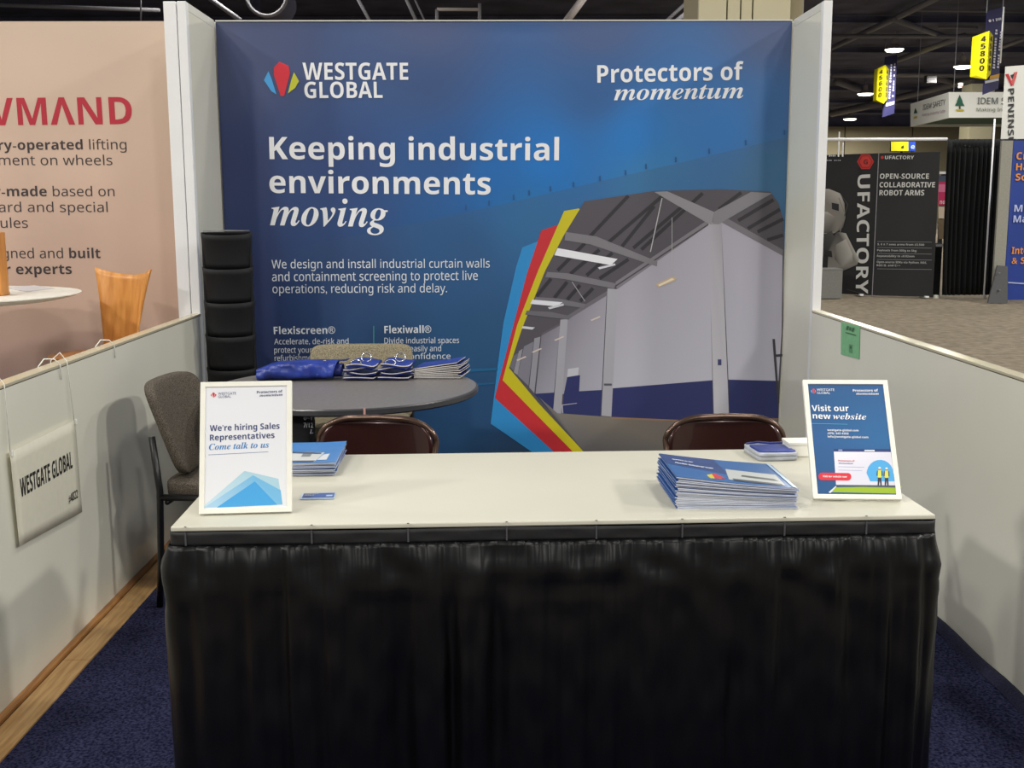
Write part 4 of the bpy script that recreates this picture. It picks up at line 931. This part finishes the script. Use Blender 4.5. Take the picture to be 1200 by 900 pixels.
# ------------------------------------------------------------------ aisle signs (navy fin, yellow lantern)
LW = (206, 204, 220)
hx = lambda cx, cy, r: [(cx+r*math.cos(math.radians(a)), cy+r*math.sin(math.radians(a))) for a in range(0, 360, 60)]
def marks(a, b, wpx, n):     # a row of small blocks: print too small to read
    o = []; rr = random.Random(n)
    for i in range(n):
        t0 = (i+.08)/n; t1 = (i+.62+.25*rr.random())/n
        if rr.random() < .12: continue
        o.append((line_poly((a[0]+(b[0]-a[0])*t0, a[1]+(b[1]-a[1])*t0), (a[0]+(b[0]-a[0])*t1, a[1]+(b[1]-a[1])*t1), wpx*(.6+.35*rr.random())), LW))
    return o
def hplane(a, b): return Plane(a, Vector((b.x-a.x, b.y-a.y, 0)), (0, 0, 1))
def aisle_sign(label, Yd, fin, yel, num, mid, top_txt):
    """fin: photo quad tl,tr,br,bl of navy fin ; yel: left x, mid x, right x, ytop, ybot"""
    t = thing('aisle_sign', label, 'sign', at_y(*fin[3], Yd), 0, 'hanging aisle number signs')
    q_ = [at_y(*p, Yd) for p in fin]; MB().prism(q_, (0, .06, 0)).build('navy_panel', mat('navy_vinyl', (40, 38, 84), rough=.5), t)
    l_, m_, r_, y0, y1 = yel
    Yf = Yd-.55
    A = [at_y(l_, y0+3*mid, Yd), at_y(m_, y0, Yf), at_y(r_, y0+3.5*mid, Yd), at_y(r_, y1-4*mid, Yd), at_y(m_, y1, Yf), at_y(l_, y1-3*mid, Yd)]
    A[1].x = A[4].x; A[0].x = A[5].x; A[2].x = A[3].x
    mb = MB(); back = [p+Vector((0, .5, 0)) for p in (A[0], A[2], A[3], A[5])]
    mb.add(A+back, [(0, 1, 4, 5), (1, 2, 3, 4), (0, 6, 7, 2, 1), (5, 4, 3, 8, 9), (0, 5, 9, 6), (2, 7, 8, 3), (6, 9, 8, 7)]); mb.build('yellow_lantern', M_YEL, t)
    # digits stacked on the near faces
    n_ = len(num)
    h = (A[0].z-A[5].z)
    mbx = MB()
    for pln, wd in ((hplane(A[5], A[4]), (A[4]-A[5]).length), (hplane(Vector((A[4].x, A[4].y, A[5].z)), A[3]), (A[3]-A[4]).length)):
        for k, ch in enumerate(num):
            vs, fs = text_mesh(styled(ch, 'b')); x0 = min(v[0] for v in vs); x1 = max(v[0] for v in vs); hh = max(v[1] for v in vs)
            cell = h/(n_+.6); sc = cell*.72
            mbx.add([pln.w(wd*.28+(x-x0)/(x1-x0)*wd*.42, h-cell*(k+1.1)+y/hh*sc, .02) for x, y in vs], fs, lin((52, 44, 30)))
    mbx.build('number_lettering', INK, t, fix=False)
    for p in q_[:2]: MB().tube([p+Vector((0, .03, -.05)), Vector((p.x, p.y+.03, CZ))], .02, 6).build('hanging_wire', M_PIPE, t)
    pl = Plane(q_[0]-Vector((0, .01, 0)), (1, 0, 0), (0, 0, 1))
    return t, pl
t, pl = aisle_sign('upper yellow aisle sign with navy fin at top right', 38, [(1157, 13), (1176, 8), (1170, 104), (1152, 111)], (1144, 1156, 1161, 36, 93), '45800', 1.6, '')
MB().tube([at_y(1176.5, 8, 38), at_y(1172, 74, 38)], .03, 8).build('white_pole', M_POST, t)
LW = (206, 204, 220)
canvas('worn_lettering', pl, marks((1163, 24), (1173.5, 22), 4, 6)+marks((1164, 84), (1167.5, 34), 3, 15)+marks((1169, 80), (1173, 36), 3, 13)+[(hx(1159.8, 24.5, 1.8), LW)], t, base=.02, step=.0002)
canvas('orange_band', pl, [([(1160, 89), (1171, 86.5), (1170.5, 91), (1159, 93.5)], (200, 150, 50)), ([(1154, 95), (1170, 91.5), (1170, 94.5), (1154, 98)], (200, 200, 214))], t, base=.02)
t, pl = aisle_sign('lower yellow aisle sign with navy fin under a bright lamp', 55, [(1037, 67), (1051.5, 64), (1048, 133), (1034, 137.5)], (1027, 1035.5, 1040, 76, 121.5), '45600', 1.4, '')
canvas('worn_lettering', pl, marks((1042, 116), (1044.5, 74), 2, 13)+marks((1046, 114), (1048.6, 73), 2, 12), t, base=.02, step=.0002)
canvas('pale_band', pl, [([(1038, 121), (1048, 118.5), (1048, 122), (1038, 125)], (200, 196, 210))], t, base=.02)

# ------------------------------------------------------------------ white hanging box sign
Yf = 42
hs = thing('hanging_box_sign', 'large white hanging box sign with green tree logo and green underside', 'sign', at_y(1150, 138, Yf))
cT = at_y(1112, 108, Yf); cB = at_y(1112, 138, Yf); lT = at_y(1067, 120, 46.7); lB = at_y(1067, 147, 46.7); lT.z = cT.z; lB.z = cB.z
rT = cT+Vector((5.2, 0, 0)); rB = cB+Vector((5.2, 0, 0)); rr = Vector((lT.x-cT.x, 4.7, 0))
M_WS = mat('white_sign_fabric', (232, 232, 226), rough=.6, var=.01)
for (a, b, c_, d) in [(cB, rB, rT, cT), (lB, cB, cT, lT), (rB, rB+rr, rT+rr, rT), (lB+Vector((5.2, 0, 0)), lB, lT, lT+Vector((5.2, 0, 0)))]:
    n_ = (b-a).cross(d-a).normalized(); MB().prism([a, b, c_, d], n_*-.08).build('side_panel', M_WS, hs)
MB().prism([cB+Vector((.1, .1, .1)), rB+Vector((-.1, .1, .1)), rB+rr+Vector((-.1, -.1, .1)), lB+Vector((.1, -.1, .1))], (0, 0, .04)).build('underside_panel', mat('dark_green_fabric', (26, 74, 54), rough=.7), hs)
PH = Plane(cB-Vector((0, .02, 0)), (1, 0, 0), (0, 0, 1)); PHL = Plane(lB, cB-lB, (0, 0, 1)); PHL.O = PHL.O+PHL.N*.03
DG = (28, 92, 70)
canvas('tree_logo', PH, [([(1119, 124), (1124.5, 113), (1130, 124)], DG), ([(1121, 119), (1124.5, 111), (1128, 119)], DG), ([(1123.6, 124), (1125.4, 124), (1125.4, 130), (1123.6, 130)], (70, 60, 30)), ([(1120, 128), (1129, 128), (1129, 130), (1120, 130)], (196, 176, 60))], hs, base=.01, step=.003)
canvas('tree_logo', PHL, [([(1071, 133), (1073, 126), (1075.5, 132.5)], DG), ([(1071, 137), (1075, 136), (1075, 138), (1071, 139)], (196, 176, 60))], hs, base=.01, step=.003)
L(PH, [('IDEM SAFETY', 'r', (1145, 122), (1206, 122), (1145, 114.5), (60, 70, 70)), ('Making Industry Safer', 'r', (1144, 130.5), (1212, 130.5), (1144, 126.5), (110, 120, 90))], hs, k=.02)
L(PHL, [('IDEM SAFETY', 'r', (1082, 129), (1108, 122.5), (1082, 123), (60, 70, 70)), ('Making Industry Safer', 'r', (1081, 136), (1108.5, 131), (1081, 133.4), (150, 100, 130))], hs, k=.02)
for dx, dy in [(.3, .3), (4.9, .3), (.5, 4.4), (4.9, 4.4)]: MB().tube([cT+Vector((dx, dy, 0)), Vector((cT.x+dx, cT.y+dy, CZ))], .015, 6).build('hanging_wire', M_PIPE, hs)

# ------------------------------------------------------------------ tall white tower with red logo
tw = thing('display_tower', 'tall white display tower with red chevron logo and vertical lettering', 'tower', at_z(1200, 350, 0))
Yt = 21.5; a = at_y(1172.5, 165, Yt).x; zt0 = at_y(1174, 78, Yt).z; bq = [Vector((a, Yt, 0)), Vector((a+1.3, Yt-1.0, 0))]
nrm = Vector((0, 0, 1)).cross(bq[1]-bq[0]).normalized()
MB().prism([bq[0], bq[1], bq[1]+Vector((0, 0, zt0)), bq[0]+Vector((0, 0, zt0))], nrm*.8).build('tower_body', M_WS, tw)
PT = Plane(bq[0], bq[1]-bq[0], (0, 0, 1)); PT.O = PT.O+PT.N*.01
canvas('chevron_logo', PT, [([(1178, 87), (1182, 86.5), (1187, 99), (1185, 101)], (196, 50, 60)), ([(1188, 85), (1192.5, 84), (1187.5, 100.5), (1185, 97)], (214, 96, 96)), ([(1184, 88), (1189, 86.5), (1186.5, 93)], (60, 50, 50))], tw, base=.004, step=.001)
L(PT, [('PENINSULA', 'b', (1181.5, 104), (1181, 190), (1188.5, 104), (60, 60, 62))], tw, k=.008)

# ------------------------------------------------------------------ blue banner stand at the right edge
Yb = 17.4
bb = thing('blue_panel_stand', 'blue panel with orange and white lettering at the far right edge', 'stand', at_z(1185, 350, 0))
q_ = [at_y(1183, 165.5, Yb), at_y(1181, 352, Yb)]; xl = (q_[0].x+q_[1].x)/2; zt_ = q_[0].z
M_GREYP = mat('grey_panel_edge', (150, 148, 138), rough=.5)
box('panel', (xl+.6, Yb+.02, zt_/2+.02), (1.2, .03, zt_-.02), mat('royal_blue_print', (36, 64, 150), rough=.45, var=.10, scale=1.2), bb)
box('edge_panel', (xl-.092, Yb+.035, zt_/2+.02), (.175, .05, zt_-.02), M_GREYP, bb)
PBb = Plane((xl, Yb, 0), (1, 0, 0), (0, 0, 1)); OR = (236, 150, 60); LB = (186, 196, 240)
L(PBb, [('Creative', 'b', (1190.5, 187), (1240, 187), (1190.5, 178.5), OR), ('Handling', 'b', (1190, 199.5), (1242, 199.5), (1190, 191.5), OR), ('Solutions', 'b', (1189.5, 211.5), (1245, 211.5), (1189.5, 203.5), OR),
        ('MES', 'b', (1188, 248), (1212, 248), (1188, 240), LB), ('Machines', 'b', (1187, 260.5), (1240, 260.5), (1187, 252.5), LB), ('Integration', 'b', (1185, 297.5), (1238, 297.5), (1185, 289.5), OR), ('& Service', 'b', (1185, 309), (1235, 309), (1185, 301.5), OR)], bb, k=.012)
canvas('white_rule', PBb, [(line_poly((1181, 331), (1210, 333), 1.4), (180, 186, 220))], bb, base=.01)
mb = MB(); a0 = at_y(1158, 349, Yb-.2); a1 = at_y(1181, 352.5, Yb-.2); a2 = at_y(1181, 312, Yb-.1); a3 = at_y(1169, 311, Yb-.1); a0.z = a1.z = 0
mb.prism([a0, a1, a2, a3], (0, .03, 0)); mb.build('foot_plate', mat('dark_grey_metal', (74, 74, 76), rough=.5), bb)
for px, py in [(1170, 320), (1170, 340)]:
    p = at_y(px, py, Yb-.16); MB().lathe([(.0, 0), (.02, 0), (.02, .01)], (0, 0, 0), 10).build('bolt', M_STEEL, bb, world=False).location = (p-bb.location)+Vector((0, -.03, 0))

# ------------------------------------------------------------------ pipe and drape
Yc = 18.2
cl = thing('black_drape', 'tall black pleated drape between the black panels and blue stand', 'curtain', at_z(1135, 348, 0))
xa = at_y(1105, 335, Yc).x; xb = at_y(1174, 335, Yc).x; zc = at_y(1130, 164, Yc).z
M_DRAPE = mat('black_drape_cloth', (17, 18, 21), rough=.9, var=.3, scale=3, stretch=(6, 6, .5))
MB().grid(lambda u, v: Vector((xa+(xb-xa)*u-.06*v*(1-u), Yc+.045*math.sin(u*2*math.pi*13+.6*math.sin(v*4)+2*math.sin(u*9)), .05+(zc-.05)*v)), 200, 12).build('pleats', M_DRAPE, cl, smooth=True, solid=.006)
MB().grid(lambda u, v: Vector((xa+.02+(xb-xa+.3)*u, Yc-.06+.008*math.sin(u*120), zc-.12+.13*v)), 100, 2).build('rod_sleeve', M_DRAPE, cl, smooth=True, solid=.006)
pp_ = thing('drape_support', 'white drape pole and level cross bar over the black panels', 'pole', at_z(1165, 345, 0))
p = at_y(1164.5, 160, Yc-.1); MB().tube([(p.x, p.y, 0), (p.x-.0, p.y, at_y(1164.5, 140, Yc).z)], .014, 10).build('pole', M_POST, pp_, smooth=True)
a = at_y(955, 163.5, Yc+.15); b = at_y(1110, 163.5, Yc+.15); b.z = a.z; MB().tube([a, b], .026, 10).build('cross_bar', M_POST, pp_, smooth=True)
for px in (983, 988): p = at_y(px, 170, Yc+.5); MB().tube([(p.x, p.y, at_y(px, 182, Yc).z), (p.x, p.y, at_y(px, 165 if px > 985 else 152, Yc).z)], .012, 6).build('hanger_rod', M_POST, pp_)

# ------------------------------------------------------------------ black exhibitor panels
A0 = at_z(956, 344.5, 0); A1 = at_z(1022.5, 347.5, 0); A2 = at_z(1092.5, 349.5, 0)
M_BP = mat('matt_black_print', (22, 23, 27), rough=.6, var=.08, scale=2)
def vpanel(name, a, b, ztop, parent, m):
    n_ = Vector((0, 0, 1)).cross(b-a).normalized(); z = Vector((0, 0, .02))
    MB().prism([a+z, b+z, b+Vector((0, 0, ztop)), a+Vector((0, 0, ztop))], n_*.05).build(name, m, parent)
    pl = Plane(a, b-a, (0, 0, 1)); pl.O = pl.O+pl.N*.003; return pl
uf = thing('black_exhibitor_panels', 'tall black exhibitor wall panels with red hexagon and grey robot picture', 'panel', A1)
ztp = Plane(A1, A2-A1, (0, 0, 1)).px(1095, 178)[1]
ga = (A2-A1).normalized()*.012
PU1 = vpanel('left_panel', A0, A1-ga, ztp, uf, M_BP); PU2 = vpanel('right_panel', A1, A2, ztp, uf, M_BP)
n_ = PU2.N
MB().tube([A1-ga*.5+n_*.01, A1-ga*.5+n_*.01+Vector((0, 0, ztp))], .008, 6).build('joint_strip', M_PIPE, uf)
for k in range(3):
    s_ = A0.lerp(A1, .3+.5*k) if k < 2 else A1.lerp(A2, .9); box('foot', (s_.x, s_.y+.15, .02), (.06, .4, .03), M_POST, uf, .004)
hx = lambda cx, cy, r: [(cx+r*math.cos(math.radians(a)), cy+r*math.sin(math.radians(a))) for a in range(0, 360, 60)]
canvas('hexagon_logo', PU1, [(hx(1014.3, 189.5, 10), (190, 44, 40)), (hx(1014.3, 189.5, 8.4), (150, 30, 28)), (hx(1014.3, 189.5, 7.2), (196, 48, 42))], uf, base=.003, step=.002)
UG = (202, 202, 200)
L(PU1, [('G', 'b', (1012, 192.5), (1017, 192.5), (1012, 187), (70, 20, 20)), ('UFACTORY', 'b', (1005.5, 205), (1003, 344), (1020, 205), UG)], uf, k=.010)
L(PU2, [('UFACTORY', 'b', (1037, 186.5), (1071, 186.5), (1037, 182.5), UG), ('OPEN-SOURCE', 'b', (1031, 209.5), (1088.5, 209.5), (1031, 203.5), UG), ('COLLABORATIVE', 'b', (1030.7, 219.5), (1095.5, 219.5), (1030.7, 213.5), UG), ('ROBOT ARMS', 'b', (1030.5, 229), (1083, 229), (1030.5, 222.8), UG),
        ('5, 6 & 7 axes arms from $3,500', 'b', (1028.3, 287.3), (1083, 288), (1028.3, 285), (170, 170, 170)), ('Payloads from 500g to 5kg', 'b', (1028, 294.3), (1074, 295), (1028, 292), (170, 170, 170)), ('Repeatability to ±0.02mm', 'b', (1027.8, 301), (1071.5, 301.5), (1027.8, 298.7), (170, 170, 170)),
        ('Open-source SDKs via Python, ROS,', 'b', (1027.5, 308), (1086, 309), (1027.5, 305.7), (170, 170, 170)), ('ROS II, and C++', 'b', (1027.4, 312), (1055, 312.3), (1027.4, 309.7), (170, 170, 170))], uf, k=.010)
canvas('worn_lettering', PU1, marks((967, 182.5), (980, 182.5), 2.6, 6)+marks((967, 188), (988, 188), 1.2, 10), uf, base=.008, step=.0002)
canvas('ruled_lines', PU2, [(line_poly((1028, y), (1092, y+.8), .6), (120, 120, 122)) for y in (283, 290, 297, 304, 315)]+[(hx(1034, 184.5, 2), (190, 44, 40))], uf, base=.006)
# robot arm picture (printed on the left panel)
def u8(x, y): return (960+x/6, 200+y/6)
g1, g2, g3, g4 = (176, 172, 166), (124, 120, 114), (70, 68, 66), (36, 36, 38)
canvas('robot_picture', PU1, [
    ([u8(-60, 130), u8(70, 128), u8(150, 160), u8(180, 230), u8(186, 330), u8(170, 400), u8(110, 440), u8(-60, 450)], [g2, g1, g1, g2, g2, g3, g2, g1]),
    ([u8(-60, 280), u8(60, 290), u8(120, 330), u8(130, 420), u8(60, 440), u8(-60, 440)], [g1, g1, g2, g2, g3, g3]),
    ([u8(90, 225), u8(140, 235), u8(140, 285), u8(92, 270)], (30, 30, 32)),
    ([u8(130, 430), u8(190, 440), u8(250, 560), u8(282, 620), u8(270, 660), u8(160, 710), u8(60, 690), u8(70, 500)], [g3, g1, g1, g1, g2, g3, g2, g4]),
    ([u8(120, 520), u8(190, 480), u8(235, 580), u8(240, 640), u8(160, 680), u8(110, 620)], [g2, g1, g1, g2, g2, g3]),
    ([u8(-40, 500), u8(90, 420), u8(110, 470), u8(60, 580), u8(-40, 620)], [g4, g3, g3, g4, g4]), ([u8(40, 560), u8(90, 565), u8(95, 610), u8(50, 600)], (20, 20, 22)),
    (line_poly(u8(140, 190), u8(182, 300), 1.0), g2), (line_poly(u8(182, 300), u8(150, 430), 1.0), g2), (line_poly(u8(150, 160), u8(205, 240), .8), g3), (line_poly(u8(205, 240), u8(180, 320), .8), g3),
    (line_poly(u8(200, 835), u8(330, 870), .6), g3)], uf, base=.012, step=.0006)
pn = thing('grey_plinth', 'grey box plinth standing before the robot picture', 'plinth', at_z(975, 350, 0))
a = at_z(954, 350, 0); b = at_z(987, 350, 0); h_ = at_y(980, 316, a.y).z
box('plinth_body', ((a.x+b.x)/2, a.y+.22, h_/2), (b.x-a.x, .44, h_), mat('grey_plinth_paint', (120, 120, 116), rough=.6), pn, .005); box('plinth_top', ((a.x+b.x)/2, a.y+.22, h_+.005), (b.x-a.x+.01, .45, .01), mat('grey_plinth_paint', (0, 0, 0)), pn)

# bits seen between panel and drape
sv = thing('screen_display', 'bright pink and white screen seen in the gap beside the drape', 'display', at_y(1103, 260, 24))
PSn = Plane((0, 24, 0), (1, 0, 0), (0, 0, 1)); a = at_y(1098, 330, 24); b = at_y(1109, 203, 24)
box('screen_case', ((a.x+b.x)/2, 24.06, b.z/2), (b.x-a.x, .08, b.z), mat('dark_case', (24, 26, 34)), sv)
canvas('screen_picture', PSn, [([(1099, 201), (1108, 201), (1108, 204), (1099, 204)], (236, 236, 240)), ([(1099, 206), (1108, 206), (1108, 213), (1099, 213)], (70, 80, 100)), ([(1099, 213), (1108, 213), (1108, 241), (1099, 241)], (200, 44, 100)), ([(1099, 216), (1107, 216), (1107, 225), (1099, 225)], (226, 120, 160)), ([(1099, 242), (1107, 242), (1107, 256), (1099, 256)], (214, 196, 176)), ([(1099, 257), (1107, 257), (1106, 280), (1099, 280)], (112, 96, 74))], sv, base=.02, step=.004)
L(PSn, [('no', 'b', (1100, 239), (1106, 239), (1100, 234), (240, 220, 226))], sv, k=.06)
bx = thing('black_equipment_case', 'black equipment case with small white parts in the gap beside the drape', 'case', at_z(1104, 348, 0))
a = at_z(1097, 349, 0); b = at_z(1110, 349, 0); zt_ = at_y(1100, 285, a.y+.3).z
box('case_body', ((a.x+b.x)/2, a.y+.5, zt_/2), (b.x-a.x, .4, zt_), M_BLACKP, bx, .01)
PBx = Plane((0, a.y+.29, 0), (1, 0, 0), (0, 0, 1))
canvas('white_label', PBx, [([(1096.5, 286), (1106.5, 286), (1106.5, 289), (1096.5, 289)], (190, 190, 194)), (hx(1106, 305, 1.1), (214, 214, 214)), (hx(1105.5, 290.5, .8), (170, 170, 170))], bx, base=.006)
for px, lab in ((1097, 'white rubber foot pad on the carpet at the foot of the black panels'), (1153.5, 'small white foot pad at the right hem of the drape')):
    p = at_z(px, 348.5, 0); r_ = .045 if px < 1100 else .03
    tag(MB().lathe([(.0, 0), (r_, 0), (r_*.9, .05), (0, .055)], (p.x, p.y, -.012), 16).build('foot_pad', M_WHITEP, smooth='auto'), lab, 'pad')
# distant yellow / blue exit board
eb = thing('distant_board', 'small bright yellow and blue board on the far wall', 'board', at_y(1058, 170, 60))
PE = Plane((0, 60, 0), (1, 0, 0), (0, 0, 1)); a = at_y(1043.5, 177.5, 60); b = at_y(1072.5, 165.5, 60)
box('board', ((a.x+b.x)/2, 60.06, (a.z+b.z)/2), (b.x-a.x, .1, b.z-a.z), M_BLACKP, eb); box('support', ((a.x+b.x)/2, 60.15, a.z/2), (.1, .1, a.z), M_BLACKP, eb)
canvas('board_print', PE, [([(1044, 166), (1064.5, 166), (1064.5, 177), (1044, 177)], (236, 232, 20)), ([(1064.5, 166), (1072.5, 166), (1072.5, 177), (1064.5, 177)], (34, 74, 190)), ([(1056, 172), (1059, 170), (1059, 174), (1056, 174)], (60, 70, 30))], eb, base=.02, step=.004)
L(PE, [('e', 'b', (1067, 174.5), (1071.5, 174.5), (1067, 169), (200, 220, 250))], eb, k=.05)

for o in bpy.data.objects:
    if '_w' in o: del o['_w']
